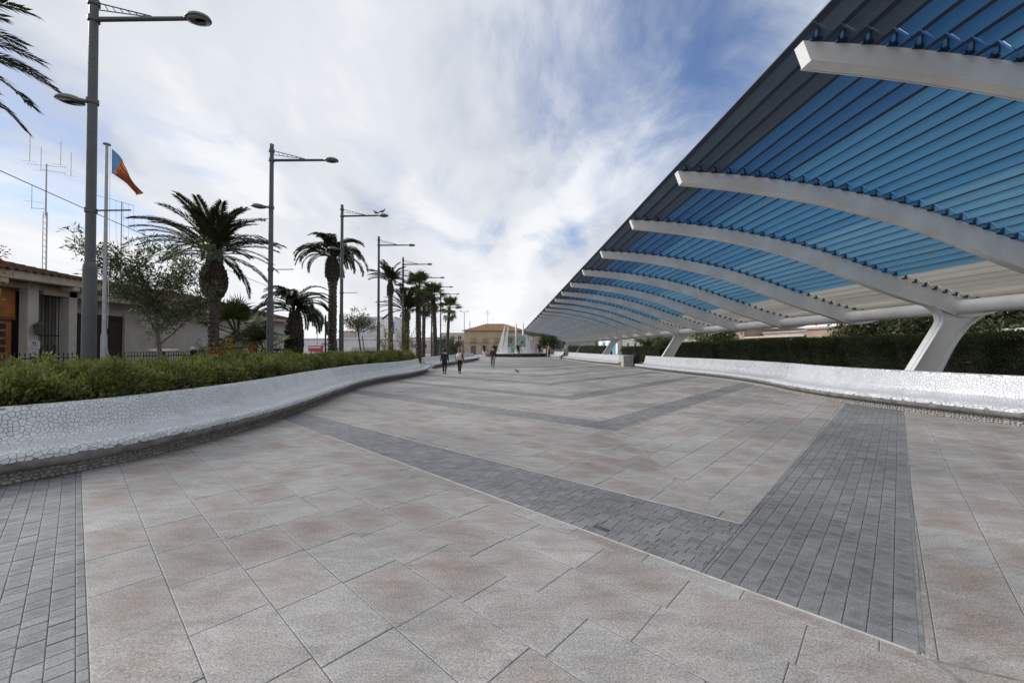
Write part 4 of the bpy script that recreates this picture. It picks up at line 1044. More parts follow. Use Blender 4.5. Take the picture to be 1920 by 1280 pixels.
# wooden door with panes, wood panel above
d = hb('front_door', (-16.55,11.3,0), (-16.45,13.66,2.52), M_WOOD)
for i in range(9):
    for j in range(8):
        ya = 11.45+i*.235; z0 = .42+j*.255
        MB().bbox((-16.452,ya,z0),(-16.432,ya+.16,z0+.17),.006).build('pane', M_GLASS, d, local=False)
hb('wood_panel', (-16.5,11.0,2.60), (-16.38,13.7,3.56), M_WOOD)
hb('wood_rail', (-16.5,11.0,2.50), (-16.36,13.7,2.60), mat('dark_varnish', (0.20,0.07,0.02), .5))
hb('recess', (-17.28,14.04,0), (-17.2,15.0,3.56), M_DARK)
gr = hb('grille', (-16.35,14.04,2.0), (-16.32,15.0,2.04), M_IRON)
for k in range(9): MB().bbox((-16.345,14.07+k*.11,0),(-16.325,14.095+k*.11,3.5),.004).build('bar', M_IRON, gr, local=False)
for k in range(5): MB().bbox((-16.5,14.12+k*.2,1.05),(-16.44,14.2+k*.2,1.7),.01).build('bottle_shelf', mat('faded_post', (0.20,0.15,0.13), .8), gr, local=False)
# eaves and roofs with rows of barrel tiles
hb('fascia', (-15.55,8.0,3.75), (-15.40,15.55,4.02), M_FASCIA); hb('soffit', (-17.3,8.0,3.77), (-15.56,15.5,3.86), M_FASCIA)
for k in range(3): hb('rafter_end', (-15.9,10.4+k*2.1,3.60), (-15.42,10.62+k*2.1,3.745), M_FASCIA)
hb('fascia', (-16.15,14.2,3.42), (-16.0,31.4,3.64), M_FASCIA); hb('soffit', (-16.95,15.4,3.45), (-16.16,31.3,3.53), M_FASCIA)
def tile_roof(ya, yb, ex, ez, rx, rz, hip=0):
    base = MB(); base.add([(ex,ya,ez),(ex,yb,ez),(rx,yb-hip,rz),(rx,ya,rz),(2*rx-ex,ya,ez),(2*rx-ex,yb,ez)], [(0,1,2,3),(3,2,5,4),(1,5,2),(0,3,4),(0,4,5,1)]); rf = base.build('roof', M_RTILE, house, local=False)
    n = int((yb-ya)/.24); L = math.hypot(rx-ex, rz-ez); ux, uz = (rx-ex)/L, (rz-ez)/L; mb = MB(); V = []; F = []
    for i in range(13):
        a = math.pi*i/12
    segs = int(L/.4)
    for q in range(segs):
        s0, s1 = q*L/segs-.05, (q+1)*L/segs; lift0, lift1 = .045, .012
        b = len(V)
        for (sv, lf) in ((s0, lift0), (s1, lift1)):
            for i in range(6):
                a = math.pi*i/5; V.append((ux*sv-uz*(math.sin(a)*.085+lf), -math.cos(a)*.095, uz*sv+ux*math.sin(a)*-.085*-1*abs(1)+lf))
        for i in range(5): F.append((b+i, b+i+1, b+7+i, b+6+i))
        F.append((b+5,b+4,b+3,b+2,b+1,b))
    o0 = mesh_np('roof_tile_row', [(x,y,abs(z) if False else z) for x,y,z in V], F, M_RTILE, rf); 
    base_l = chain_loc(rf)
    for k in range(n):
        o = o0 if k == 0 else o0.copy()
        if k: link(o, rf)
        yy = ya+.12+k*.24; o.location = Vector((ex+.06, yy, ez+.01))-base_l
        if hip and yy > yb-hip: o.scale = (max(.05,(yb-yy)/hip),1,max(.05,(yb-yy)/hip)) 
    return rf
tile_roof(8.0, 15.6, -15.36, 4.04, -21, 5.25); tile_roof(15.6, 31.5, -15.96, 3.66, -21, 5.05, 4.5)
# wall lantern and notices on the pillar
ln_ = empty('wall_lantern', (-15.98,13.9,2.2), 0, 'dark wall lantern on the pillar beside the wooden door', 'lantern')
mb = MB(); mb.lathe([(.02,-.2),(.09,-.17),(.13,.12),(.16,.14),(.05,.24),(.015,.28),(.02,.31),(.0,.33)], 8, (.16,0,0)); mb.build('lantern_body', mat('bronze_lantern', (0.09,0.085,0.075), .5, var=.3, scale=9), ln_)
mb = MB(); mb.tube([(0,0,.1),(.05,0,.2),(.16,0,.28)], .015, 6); mb.build('bracket', M_IRON, ln_)
M_PLQ = mat('white_enamel', (0.60,0.60,0.62), .4); M_NAVY = mat('navy_print', (0.02,0.025,0.09), .5)
pq = MB().bbox((-15.99,13.72,1.56),(-15.975,14.08,1.82),.004).build('notice_plaque', M_PLQ); tag(pq, 'white plaque with round dark emblem under the wall lantern', 'sign')
mb = MB(); mb.prism([(13.9+.055*math.cos(a*math.pi/10), 1.745+.055*math.sin(a*math.pi/10)) for a in range(20)], 'x', -15.974, -15.972); mb.build('emblem', M_NAVY, pq)
mb = MB(); mb.prism([(13.9+.018*math.cos(a*math.pi/6), 1.745+.045*math.sin(a*math.pi/6)) for a in range(12)], 'x', -15.971, -15.969); mb.build('emblem_figure', M_PLQ, pq)
for k, z in enumerate((1.63,1.665)): mb = MB(); mb.box((-15.974,13.78,z),(-15.972,14.02,z+.012)); mb.build('text_line', mat('grey_print', (0.25,0.25,0.28), .6), pq)
pq = MB().bbox((-15.99,13.75,1.22),(-15.975,14.03,1.54),.004).build('notice_plaque', M_PLQ); tag(pq, 'lower white plaque with dark blue stripe at its foot', 'sign')
mb = MB(); mb.box((-15.974,13.79,1.25),(-15.972,13.99,1.29)); mb.build('blue_stripe', M_NAVY, pq)
mb = MB(); mb.box((-15.974,13.82,1.36),(-15.972,13.96,1.48)); mb.build('crest', mat('pale_blue_print', (0.38,0.38,0.55), .6), pq)
# iron fence
fe = empty('iron_fence', (-13.0,13.0,0), 0, 'low black iron fence with spiked bars behind the hedge', 'fence')
for z in (.35,1.28): MB().bbox((-13.015,8.5,z),(-12.985,20.5,z+.03),.004).build('rail', M_IRON, fe, local=False)
b0 = None
for k in range(100):
    if b0 is None:
        mb = MB(); mb.tube([(0,0,.05),(0,0,1.38),(0,0,1.40),(0,0,1.47)], [.011,.011,.019,.002], 6); b0 = mb.build('bar', M_IRON, fe); o = b0
    else: o = b0.copy(); link(o, fe)
    o.location = (0, -4.4+k*.119, 0)
# garden table and bollard light behind the fence
t = empty('garden_table', (-13.9,16.6,0), 0, 'round white garden table before the house wall', 'table')
mb = MB(); mb.lathe([(.0,1.42),(.46,1.42),(.5,1.45),(.5,1.5),(.46,1.53),(0,1.54)], 24); mb.build('table_top', mat('table_white', (0.75,0.70,0.66), .5), t); mb = MB(); mb.lathe([(.25,0),(.25,.03),(.06,.06),(.05,1.42)], 14); mb.build('pedestal', M_GALV, t)
t = empty('garden_light', (-13.7,17.9,0), 0, 'black garden light with white cap behind the iron fence', 'garden light')
mb = MB(); mb.tube([(0,0,0),(0,0,1.2)], .04, 8); mb.lathe([(.05,1.2),(.13,1.24),(.13,1.45),(.05,1.5)], 12); mb.build('post', M_BLACK, t); mb = MB(); mb.lathe([(.16,1.5),(.14,1.58),(.07,1.66),(.02,1.68),(.02,1.72)], 14); mb.build('cap', M_PLQ, t)
# ------------------------------------------------------------------ flagpole, aerials, cable
fp = empty('flagpole', (-10.8,11.0,0), 0, 'white tapering flagpole flying a red and yellow striped flag', 'flagpole')
mb = MB(); mb.tube([(0,0,0),(0,0,1.9),(0,0,2.0),(0,0,7.05)], [.075,.07,.05,.03], 14); mb.lathe([(.0,0),(.085,.005),(.085,.03),(.0,.06)], 14, (0,0,7.05)); shade_auto(mb.build('pole', M_GALV, fp))
mb = MB(); mb.tube([(.09,0,7.0),(.10,0,4.5),(.09,0,2.1)], .006, 4); mb.build('halyard', M_PLQ, fp)
for s_ in (-1,1):
    mb = MB(); mb.tube([(0,.0,1.95),(s_*.28,.1,0)], .02, 6); mb.build('stay', M_GALV, fp)
flag = empty('flag', (-10.68,11.0,6.94), 0, 'drooping flag with blue hoist and red and yellow stripes', 'flag')
M_FB = mat('flag_blue', (0.11,0.25,0.46), .8); M_FR = mat('flag_red', (0.27,0.022,0.02), .8); M_FY = mat('flag_yellow', (0.55,0.28,0.03), .8); M_FN = mat('flag_ornament', (0.40,0.16,0.05), .8)
NU, NV = 36, 18; V = []; F = []; fm = []
for i in range(NU+1):
    u = i/NU
    for j in range(NV+1):
        v = j/NV
        x = .02 + .78*u**1.05 - .10*v*u; z = -.67*v*(1-.62*u) - 1.16*u**1.25 + .12*u*v; y = .09*math.sin(7*u+3.2*v)*min(1,u*3) + .06*math.sin(13*u-4*v)*u
        V.append((x,y,z))
for i in range(NU):
    for j in range(NV):
        F.append((i*(NV+1)+j,(i+1)*(NV+1)+j,(i+1)*(NV+1)+j+1,i*(NV+1)+j+1)); u = i/NU; fm.append(0 if u < .24 else (3 if u < .30 else (2 if j%4 == 1 else 1)))
fo = mesh_np('cloth', V, F, [M_FB,M_FR,M_FY,M_FN], flag, True, True, fm); sm = fo.modifiers.new('thickness','SOLIDIFY'); sm.thickness = .004
am = empty('antenna_mast', (-27.05,24.0,0), 0, 'tall thin radio mast with vertical dipoles rising behind the house roof', 'antenna')
mb = MB()
for a in range(3): mb.tube([(.1*math.cos(a*2.1),.1*math.sin(a*2.1),0),(.1*math.cos(a*2.1),.1*math.sin(a*2.1),9.5)], .018, 5)
for k in range(22):
    for a in range(3): mb.tube([(.1*math.cos(a*2.1),.1*math.sin(a*2.1),2+k*.34),(.1*math.cos(a*2.1+2.1),.1*math.sin(a*2.1+2.1),2.17+k*.34)], .008, 4)
mb.tube([(0,0,9.3),(0,0,12.35)], [.04,.03], 8); mb.build('lattice', M_GALV, am)
mb = MB()
for (x0,x1,z,y) in ((-1.15,1.15,12.25,.0),(-.62,.75,12.05,.35)): mb.tube([(x0,y,z+.1),(x1,y,z-.1)], .016, 5)
for (x,z0,z1,y) in ((-.98,12.5,14.1,0),(-.72,12.1,13.5,.35),(.82,12.3,13.7,0),(1.05,11.8,13.2,.35)):
    mb.tube([(x,y,z0),(x,y,z1)], .013, 5); mb.tube([(x-.45,y,z0+.05),(x+.45,y,z0-.05)], .009, 4)
mb.tube([(0,0,9.7),(-.82,0,9.75)], .016, 5); mb.tube([(-.82,0,9.7),(-.82,0,11.1)], .013, 5); mb.tube([(-1.3,0,10.2),(-.2,.2,10.1)], .009, 4)
mb.build('dipoles', M_GALV, am)
mb = MB(); mb.tube([(.2,0,5.3),(1.1,.1,5.2)], .03, 6); mb.build('side_boom', M_IRON, am)
ra = empty('roof_aerial', (-23.6,25.0,4.5), 0, 'slanted boom aerial with hanging wires behind the flagpole', 'antenna')
mb = MB(); mb.tube([(-1.9,0,6.5),(.75,0,5.75)], .016, 5); mb.tube([(0,0,0),(0,0,6.0)], .03, 6)
for x, l_ in ((-1.85,1.0),(-.9,2.2),(-.35,2.6),(.1,3.0),(.4,3.0),(.72,1.6)): z = 6.5-(x+1.9)*.283; mb.tube([(x,0,z),(x+.05,0,z-l_)], .008, 4)
mb.build('boom', M_GALV, ra)
cb = MB(); P0, P1 = Vector((-20,6,10.0)), Vector((-20,62,5.6))
cb.tube([P0.lerp(P1, t/30)-Vector((0,0,1.1*4*(t/30)*(1-t/30))) for t in range(31)], .018, 5); tag(cb.build('overhead_cable', M_BLACK), 'single black overhead cable sagging across the sky above the house', 'cable')
# ------------------------------------------------------------------ generic buildings
def building(name, label, x0, x1, y0, y1, h, m, openings=(), roof=None, ledge=None, face='front', cat='building', group=None, rm=None):
    """openings: (face, a0, a1, z0, z1, material, partname); faces front (-Y), left (-X), right(+X)"""
    root = empty(name, ((x0+x1)/2, y0, 0), 0, label, cat, group)
    MB().bbox((x0,y0,0),(x1,y1,h),.03).build('wall', m, root, local=False)
    for (f, a0, a1, z0, z1, mm, pn) in openings:
        t = .06
        if f == 'front':
            o = MB().bbox((a0,y0-t,z0),(a1,y0+.02,z1),.015).build(pn, mm, root, local=False)
            if pn == 'window':
                MB().bbox((a0-.08,y0-t-.04,z0-.08),(a1+.08,y0-.01,z0-.005),.01).build('sill', M_WHITE, o, local=False); MB().bbox(((a0+a1)/2-.03,y0-t-.02,z0+.01),((a0+a1)/2+.03,y0-t+.004,z1-.01),.005).build('frame', M_WHITE, o, local=False)
        elif f == 'left': o = MB().bbox((x0-t,a0,z0),(x0+.02,a1,z1),.015).build(pn, mm, root, local=False)
        else: o = MB().bbox((x1-.02,a0,z0),(x1+t,a1,z1),.015).build(pn, mm, root, local=False)
    if roof == 'hip':
        e, rz, hx, hy_ = .5, rm[0], rm[1], rm[2]
        mb = MB(); mb.add([(x0-e,y0-e,h),(x1+e,y0-e,h),(x1+e,y1+e,h),(x0-e,y1+e,h),(x0+hx,(y0+y1)/2,rz),(x1-hx,(y0+y1)/2,rz)],[(0,1,5,4),(1,2,5),(2,3,4,5),(3,0,4),(3,2,1,0)]); r_ = mb.build('roof', rm[3], root, local=False)
        n = int((x1-x0+2*e)/.45)
        for k in range(n):
            xx = x0-e+.22+k*.45; f_ = min(1, (xx-(x0-e))/(hx+e), ((x1+e)-xx)/(hx+e)); yt = y0-e+((y0+y1)/2-(y0-e))*f_; zt = h+(rz-h)*f_
            mb = MB(); mb.tube([(xx,y0-e,h+.03),(xx,yt,zt+.03)], .10, 6); mb.build('roof_tile_row', rm[3], r_, local=False)
    else: MB().bbox((x0-.12,y0-.12,h+.002),(x1+.12,y1+.12,h+.2),.03).build('parapet', ledge or m, root, local=False)
    return root
M_BEIGE = mat('beige_render', (0.50,0.40,0.28), .9, var=.18, scale=.7); M_BEIGE2 = mat('beige_shutter', (0.44,0.345,0.235), .8, var=.1, scale=3)
M_FTILE = mat('ochre_roof_tile', (0.30,0.165,0.085), .9, col2=(0.17,0.10,0.065), scale=2.2, lo=.35, hi=.65)
M_DOORG = mat('grey_roller_door', (0.10,0.11,0.12), .6)
op = []
for xc in (-8.0,-5.25,-2.4,.4,2.4):
    op.append(('front', xc-.55, xc+.55, 2.9, 5.0, M_BEIGE2, 'shutter'))
op += [('front',-8.6,-7.4,0,1.95,M_DOORG,'door'), ('front',-3.0,-1.8,0,1.95,M_DOORG,'door'), ('front',.4,1.4,0,1.95,M_DOORG,'door'), ('front',-10.2,3.9,2.62,2.72,M_BEIGE2,'string_course'), ('front',-10.2,3.9,5.2,5.4,M_BEIGE2,'cornice')]
bh = building('beige_house', 'two-storey beige house with hipped ochre tiled roof at the plaza end', -10.2, 3.9, 95, 106, 5.45, M_BEIGE, op, 'hip', rm=(7.4,4.9,5,M_FTILE))
for xc in (-8.0,-5.25,-2.4):
    b_ = MB().bbox((xc-.9,94.3,2.75),(xc+.9,94.92,2.83),.01).build('balcony', M_BEIGE2, bh, local=False)
    for k in range(13): MB().box((xc-.88+k*.145,94.33,2.83),(xc-.86+k*.145,94.35,3.65)).build('baluster', M_IRON, b_, local=False)
    MB().bbox((xc-.9,94.31,3.65),(xc+.9,94.37,3.70),.005).build('handrail', M_IRON, b_, local=False)
mb = MB(); mb.tube([(-9.3,100,6.2),(-9.3,100,8.0)], .09, 8); mb.build('flue', M_GALV, bh, local=False)
mb = MB(); mb.tube([(-4.9,99,7),(-4.9,99,10.6)], .04, 6)
for k in range(4): mb.tube([(-5.6+k*.1,99,9.6+k*.3),(-4.2-k*.1,99,9.7+k*.3)], .02, 4)
mb.build('tv_aerial', M_GALV, bh, local=False)
M_PINK = mat('pinkish_render', (0.52,0.43,0.41), .9, var=.12, scale=.8)
building('terrace_house', 'pale pink house with open terrace left of the beige house', -16.5, -11.0, 100, 112, 3.3, M_PINK, [('front',-15.6,-12.4,.2,1.5,M_DARK,'garage_door'),('front',-15.8,-15.0,2.0,2.9,M_GLASS,'window'),('front',-12.6,-11.8,2.0,2.9,M_GLASS,'window')])
building('far_flats', 'pink and white stepped flats behind the terrace house', -21, -12.0, 128, 140, 6.0, M_PINK, [('front',-20+k*2.2,-19+k*2.2,4.0,5.2,M_GLASS,'window') for k in range(4)])
building('far_flats', 'white flats seen between the palm trunks', -34, -22.5, 130, 142, 4.6, M_WHITE, [('front',-33+k*2.4,-31.8+k*2.4,2.6,3.8,M_GLASS,'window') for k in range(5)])
building('far_block', 'low grey-pink block behind the fan palms', -30, -15.5, 112, 122, 3.2, M_PINK, [('front',-29+k*2.6,-27.5+k*2.6,1.4,2.5,M_GLASS,'window') for k in range(5)])
M_LILAC = mat('white_lilac_render', (0.62,0.61,0.64), .85, var=.08, scale=.6)
wb = building('white_hall', 'long low white hall with a hanging red banner in front', -33.5, -18.6, 60, 72, 2.75, M_LILAC, [('front',-25.4,-24.9,.6,1.6,M_GLASS,'window'),('front',-24.7,-24.2,.6,1.6,M_GLASS,'window'),('front',-22.9,-19.0,.2,1.6,mat('ribbed_shutter', (0.36,0.37,0.36), .7, var=.2, scale=4),'roller_shutter'),('front',-27.4,-26.6,.0,1.9,M_DOORG,'door'),('front',-27.3,-26.2,2.05,2.2,M_DOORG,'lintel')])
tb = building('white_tower_block', 'taller white and beige block rising behind the white hall', -27.0, -20.2, 73, 82, 6.9, M_LILAC, [('front',-26.98,-23.6,3.0,6.8,mat('mid_grey_panel', (0.42,0.42,0.42), .8, var=.1, scale=.7),'grey_panel'),('front',-20.9,-20.3,4.0,6.2,mat('blue_banner', (0.05,0.09,0.30), .7),'banner')])  # mid-grey panel covers the left half of the upper front
building('beige_annex', 'beige annex between the white hall and the white tower block', -30.6, -27.1, 74, 80, 4.4, mat('brown_beige_render', (0.40,0.33,0.28), .9, var=.1, scale=1), [])
bn = empty('red_banner', (-20.5,45.0,0), 0, 'red banner with white lettering strip hung before the white hall', 'banner')
mb = MB(); mb.box((-21.9,44.98,1.12),(-20.3,45.0,1.78)); mb.build('red_cloth', mat('banner_red', (0.45,0.05,0.055), .7, var=.2, scale=4), bn, local=False)
for k, (a, b_) in enumerate(((-21.8,-21.6),(-21.57,-21.4),(-21.37,-21.2),(-21.17,-21.0),(-20.97,-20.8),(-20.77,-20.6))): mb = MB(); mb.box((a,44.972,1.52),(b_,44.979,1.66)); mb.build('letter_block', M_PLQ, bn, local=False)
mb = MB(); mb.box((-20.28,44.98,1.12),(-18.9,45.0,1.74)); mb.build('white_cloth', M_PLQ, bn, local=False)
mb = MB(); mb.prism([(-20.1,1.2),(-19.95,1.2),(-19.9,1.32),(-19.75,1.32),(-19.7,1.2),(-19.62,1.2),(-19.62,1.62),(-19.75,1.62),(-19.75,1.42),(-19.95,1.42),(-19.95,1.62),(-20.1,1.62)], 'y', 44.972, 44.979); mb.build('mark', mat('banner_blue', (0.10,0.18,0.42), .7), bn, local=False)
mb = MB(); mb.box((-19.5,44.972,1.25),(-19.0,44.979,1.6)); mb.build('picture', MATS['banner_blue'], bn, local=False)
for x in (-21.92,-18.88): mb = MB(); mb.tube([(x,45,0),(x,45,1.85)], .03, 6); mb.build('post', M_GALV, bn, local=False)
for i, (x, l_) in enumerate(((-26.2,'leftmost bare flagpole by the white hall'),(-24.0,'middle bare flagpole by the white hall'),(-21.9,'rightmost bare flagpole by the white hall'))):
    mb = MB(); mb.tube([(0,0,0),(0,0,4.2+.2*i)], [.05,.035], 8); mb.lathe([(.06,0),(.06,.06),(0,.1)], 8, (0,0,4.2+.2*i)); o = tag(mb.build('flagpole', M_GALV), l_, 'flagpole', 'bare flagpoles by the white hall'); o.location = (x,47,0)
tl = empty('traffic_light', (-13.6,30.5,0), 0, 'dark traffic light pole beside the tall date palm', 'traffic light')
mb = MB(); mb.tube([(0,0,0),(0,0,4.0)], .06, 8); mb.build('pole', M_BLACK, tl)
for z in (2.5,3.05): mb = MB(); mb.bbox((.05,-.12,z),(.30,.12,z+.5),.03); hd = mb.build('signal_head', M_DOORG, tl); mb = MB(); mb.tube([(.17,-.13,z+.25),(.17,-.15,z+.25)], .06, 10); mb.build('signal_lens', M_LENS, hd)
# glass shelter past the palms
sh = empty('glass_shelter', (-9.4,60.0,0), 0, 'dark glass shelter with flat roof under the far fan palms', 'shelter')
MB().bbox((-11.4,59.2,2.9),(-7.6,61.2,3.08),.02).build('roof', mat('shelter_roof', (0.18,0.20,0.19), .6), sh, local=False)
for x in (-11.2,-7.9): mb = MB(); mb.bbox((x-.05,59.6,0),(x+.05,59.7,2.9),.01); mb.build('post', M_DOORG, sh, local=False)
for k in range(3): MB().bbox((-11.1+k*1.07,60.8,.2),(-10.12+k*1.07,60.83,2.8),.005).build('glass_panel', mat('green_glass', (0.10,0.13,0.12), .1), sh, local=False)
# far double-headed street lamp
dl = empty('street_lamp', (-9.6,90.0,0), 0, 'far lamp post with two arms left of the beige house', 'street lamp')
mb = MB(); mb.tube([(0,0,0),(0,0,9.4)], [.09,.06], 8); mb.build('pole', M_GALV, dl)
for s_ in (-1,1): mb = MB(); mb.tube([(0,0,9.3),(s_*.5,0,9.55),(s_*.9,0,9.6)], [.03,.04,.13], 8, sx=.6); mb.build('lamp_head', M_LAMPH, dl)
# ------------------------------------------------------------------ monument: white sails round a glass mosaic on a dark basin
mo = empty('monument', (1.47,71.5,0), 0, 'white sail-shaped fins round a stained glass panel on a dark round basin', 'monument')
M_FIN = mat('white_concrete_fin', (0.74,0.74,0.735), .6, var=.08, scale=1)
mb = MB(); mb.lathe([(5.35,0),(5.4,.05),(5.4,.50),(5.3,.56),(5.0,.56),(4.95,.5),(0,.5)], 48); shade_auto(mb.build('basin', mat('dark_basin_stone', (0.022,0.014,0.014), .35), mo))
mb = MB(); mb.lathe([(3.6,.5),(3.6,.6),(0,.6)], 32); mb.build('white_platform', M_FIN, mo)
for k, a in enumerate(np.linspace(-.13,.13,9)): mb = MB(); mb.box((5.42*math.sin(a)-.055,-5.42*math.cos(a)-.0,.22),(5.42*math.sin(a)+.055,-5.42*math.cos(a)+.03,.38)); mb.build('letter_block', mat('faint_bronze_letter', (0.11,0.055,0.045), .5), mo)
def fin(pts, y, th, name='fin'): mb = MB(); mb.prism(pts, 'y', y-th/2, y+th/2); return mb.build(name, M_FIN, mo)
fin([(-3.5,.6),(-2.5,.6),(-1.86,5.55),(-1.96,5.55)], -.8, .45); fin([(-2.5,.6),(-1.55,.6),(-1.30,5.6),(-1.42,5.6)], -1.3, .45)
fin([(1.62,.6),(2.62,.6),(1.9,3.78),(1.66,3.78)], -1.3, .45); fin([(2.5,.6),(3.5,.6),(2.5,3.6),(2.2,3.6)], -.6, .45)
MB().bbox((-2.2,-.3,.6),(2.3,-.1,1.5),.02).build('low_wall', M_FIN, mo)
mb = MB(); mb.tube([(-.05,-1.0,.6),(-.05,-1.0,5.7)], [.2,.13], 4); mb.build('mast', M_FIN, mo); mb = MB(); mb.tube([(1.3,.8,.6),(1.25,.8,5.85)], [.25,.13], 4); mb.build('mast', M_FIN, mo)
def glassmat(name, c1, c2, c3, sc):
    m = mat(name, c1, .2); n, l, b = nodes_of(m); t = n.new('ShaderNodeTexCoord'); v = n.new('ShaderNodeTexVoronoi'); v.inputs['Scale'].default_value = sc; l.new(t.outputs['Object'], v.inputs['Vector'])
    s_ = n.new('ShaderNodeSeparateColor'); l.new(v.outputs['Color'], s_.inputs[0]); r_ = n.new('ShaderNodeValToRGB'); r_.color_ramp.interpolation = 'CONSTANT'; e = r_.color_ramp.elements
    e[0].position = 0; e[0].color = (*c1,1); e[1].position = .4; e[1].color = (*c2,1); q = e.new(.75); q.color = (*c3,1); l.new(s_.outputs[0], r_.inputs[0]); l.new(r_.outputs[0], b.inputs['Base Color']); return m
mb = MB(); mb.bbox((-1.75,-.95,1.65),(-.25,-.85,3.68),.02); p1 = mb.build('glass_panel', glassmat('amber_glass_mosaic', (0.34,0.33,0.27),(0.26,0.22,0.14),(0.22,0.26,0.24),3.2), mo)
mb = MB(); mb.prism([(-1.0+.42*math.cos(a*math.pi/10), 2.85+.48*math.sin(a*math.pi/10)) for a in range(20)], 'y', -.99, -.955); mb.build('medallion', glassmat('brown_glass_mosaic', (0.13,0.09,0.07),(0.22,0.14,0.08),(0.10,0.10,0.14),6), p1)
mb = MB(); mb.bbox((.15,-.95,1.65),(1.72,-.85,3.68),.02); p2 = mb.build('glass_panel', glassmat('teal_glass_mosaic', (0.20,0.30,0.30),(0.28,0.36,0.34),(0.30,0.32,0.20),3.2), mo)
mb = MB(); mb.prism([(.55,1.95),(1.45,1.95),(1.45,2.5),(1.05,2.9),(.75,2.5)], 'y', -.99, -.955); mb.build('figure', glassmat('dark_teal_glass', (0.05,0.10,0.12),(0.33,0.33,0.16),(0.10,0.16,0.16),5), p2)
MB().bbox((-1.85,-.98,3.68),(1.82,-.82,3.76),.01).build('panel_frame', M_FIN, mo); MB().bbox((-1.85,-.98,1.57),(1.82,-.82,1.65),.01).build('panel_frame', M_FIN, mo)
mb = MB(); mb.bbox((-.9,-.6,.6),(-.2,-.3,1.5),.02); mb.build('door', mat('pale_green_door', (0.22,0.32,0.29), .6), mo)
for i, (l_, x, y, s_) in enumerate((('potted cycad on the basin, farthest left', -3.9,67.6,1.0),('potted cycad beside the left white fin', -2.1,67.4,1.0),('potted cycad in front of the glass panels', 1.7,66.9,1.05),('potted cycad at the right end of the basin', 5.4,69.5,1.2))):
    pr_ = empty('potted_cycad', (x,y,.5), 0, l_, 'potted plant', 'potted cycads on the basin')
    mb = MB(); mb.lathe([(.2,0),(.3,.35),(.33,.36),(.33,.42),(.27,.42),(.0,.38)], 14); mb.build('pot', M_WHITE, pr_); mb = MB(); mb.tube([(0,0,.35),(0,0,.75)], [.16,.13], 8); mb.build('stem', M_BARK, pr_)
    for j in range(26):
        o = bpy.data.objects.new('frond', BLUE[(j*3)%7][1]); link(o, pr_); o.location = (0,0,.72); o.scale = (.33*s_,.5*s_,.33*s_); o.rotation_euler = (0,0,j*2.4)
# ------------------------------------------------------------------ far side street behind the hedge and pergola
M_BRICK = mat('pink_brown_render', (0.33,0.235,0.185), .9, var=.2, scale=1); M_TEAL = mat('teal_shop_front', (0.10,0.32,0.38), .5); M_PALEG = mat('pale_glazing', (0.52,0.66,0.64), .2); M_GREYB = mat('grey_brown_render', (0.28,0.26,0.25), .9, var=.2, scale=1)
building('street_house', 'pink-brown house with garage door glimpsed over the tall dark hedge', 27, 36, 29, 36.5, 3.15, M_BRICK, [('left',30.2,33.6,.1,2.4,mat('olive_garage', (0.20,0.19,0.16), .7),'garage_door'),('left',34.4,35.6,.9,2.2,M_GLASS,'window')])
vh = building('veranda_house', 'house with white veranda posts seen over the hedge', 29, 38, 36.6, 46, 3.1, M_GREYB, [('left',38,39.5,.9,2.3,M_GLASS,'window'),('left',41,42.2,0,2.2,M_DKWOOD,'door'),('left',43.4,45,.9,2.3,M_GLASS,'window')])
for k in range(6): MB().bbox((27.2,37+k*1.75,0),(27.45,37.25+k*1.75,2.6),.02).build('veranda_post', M_WHITE, vh, local=False)
MB().bbox((26.9,36.7,2.6),(29,46,2.78),.02).build('veranda_roof', M_FASCIA, vh, local=False)
building('brick_house', 'dark brick house beside the teal shop', 27, 36, 46.2, 49.3, 3.6, M_BRICK, [('left',47,48.4,.9,2.4,M_DARK,'window')])
building('teal_shop', 'shop with teal awning and white door frame behind the hedge gap', 27, 36, 49.5, 55, 3.4, M_WHITE, [('left',50,52.2,.2,2.7,M_TEAL,'shop_front'),('left',52.8,54.4,.2,2.7,M_PALEG,'shop_window')])
building('street_house', 'plain brown house past the teal shop', 27, 36, 55.2, 66, 3.9, M_GREYB, [('left',57+k*2.4,58.2+k*2.4,.9,2.4,M_GLASS,'window') for k in range(4)])
building('glazed_shop', 'pale green glazed shop front over the lower hedge', 26, 35, 66.3, 79, 3.6, M_WHITE, [('left',67+k*2.4,69.1+k*2.4,.2,3.0,M_PALEG,'shop_window') for k in range(5)])
building('street_house', 'grey house with one round-headed window past the glazed shop', 26, 35, 79.3, 92, 3.7, M_GREYB, [('left',82,83.2,.9,2.5,M_DARK,'window'),('left',87,88.2,.9,2.5,M_GLASS,'window')])
building('teal_house', 'far teal and white house beside the distant pergola column', 25, 34, 92.5, 112, 3.8, M_WHITE, [('left',94,97.5,.1,3.2,M_TEAL,'shop_front'),('left',99,101,.5,2.8,M_PALEG,'shop_window'),('left',104,107,.1,3.0,M_TEAL,'shop_front')])
building('grey_hall', 'low grey hall with window band below the far end of the pergola', 11.5, 24, 112, 122, 2.9, M_GALV, [('front',12+k*1.5,13.1+k*1.5,.9,2.2,M_GLASS,'window') for k in range(8)])
building('red_roof_house', 'small pale house with pink wall right of the monument', 6.4, 9.4, 108, 114, 4.2, M_PINK, [('front',7.9,9.0,.4,3.2,M_WHITE,'white_front'),('front',8.2,8.7,.6,1.9,M_DARK,'door')])
building('near_street_house', 'brown house at the right photo edge behind the dark spreading tree', 27, 36, 8, 28.6, 3.2, M_GREYB, [('left',12+k*3,13.6+k*3,.9,2.3,M_GLASS,'window') for k in range(5)])
mb = MB(); V = []
hl = [(x, 420+40*math.sin(x*.01), 13+7*math.sin(x*.013+1)+4*math.sin(x*.041)) for x in range(-60,620,20)]
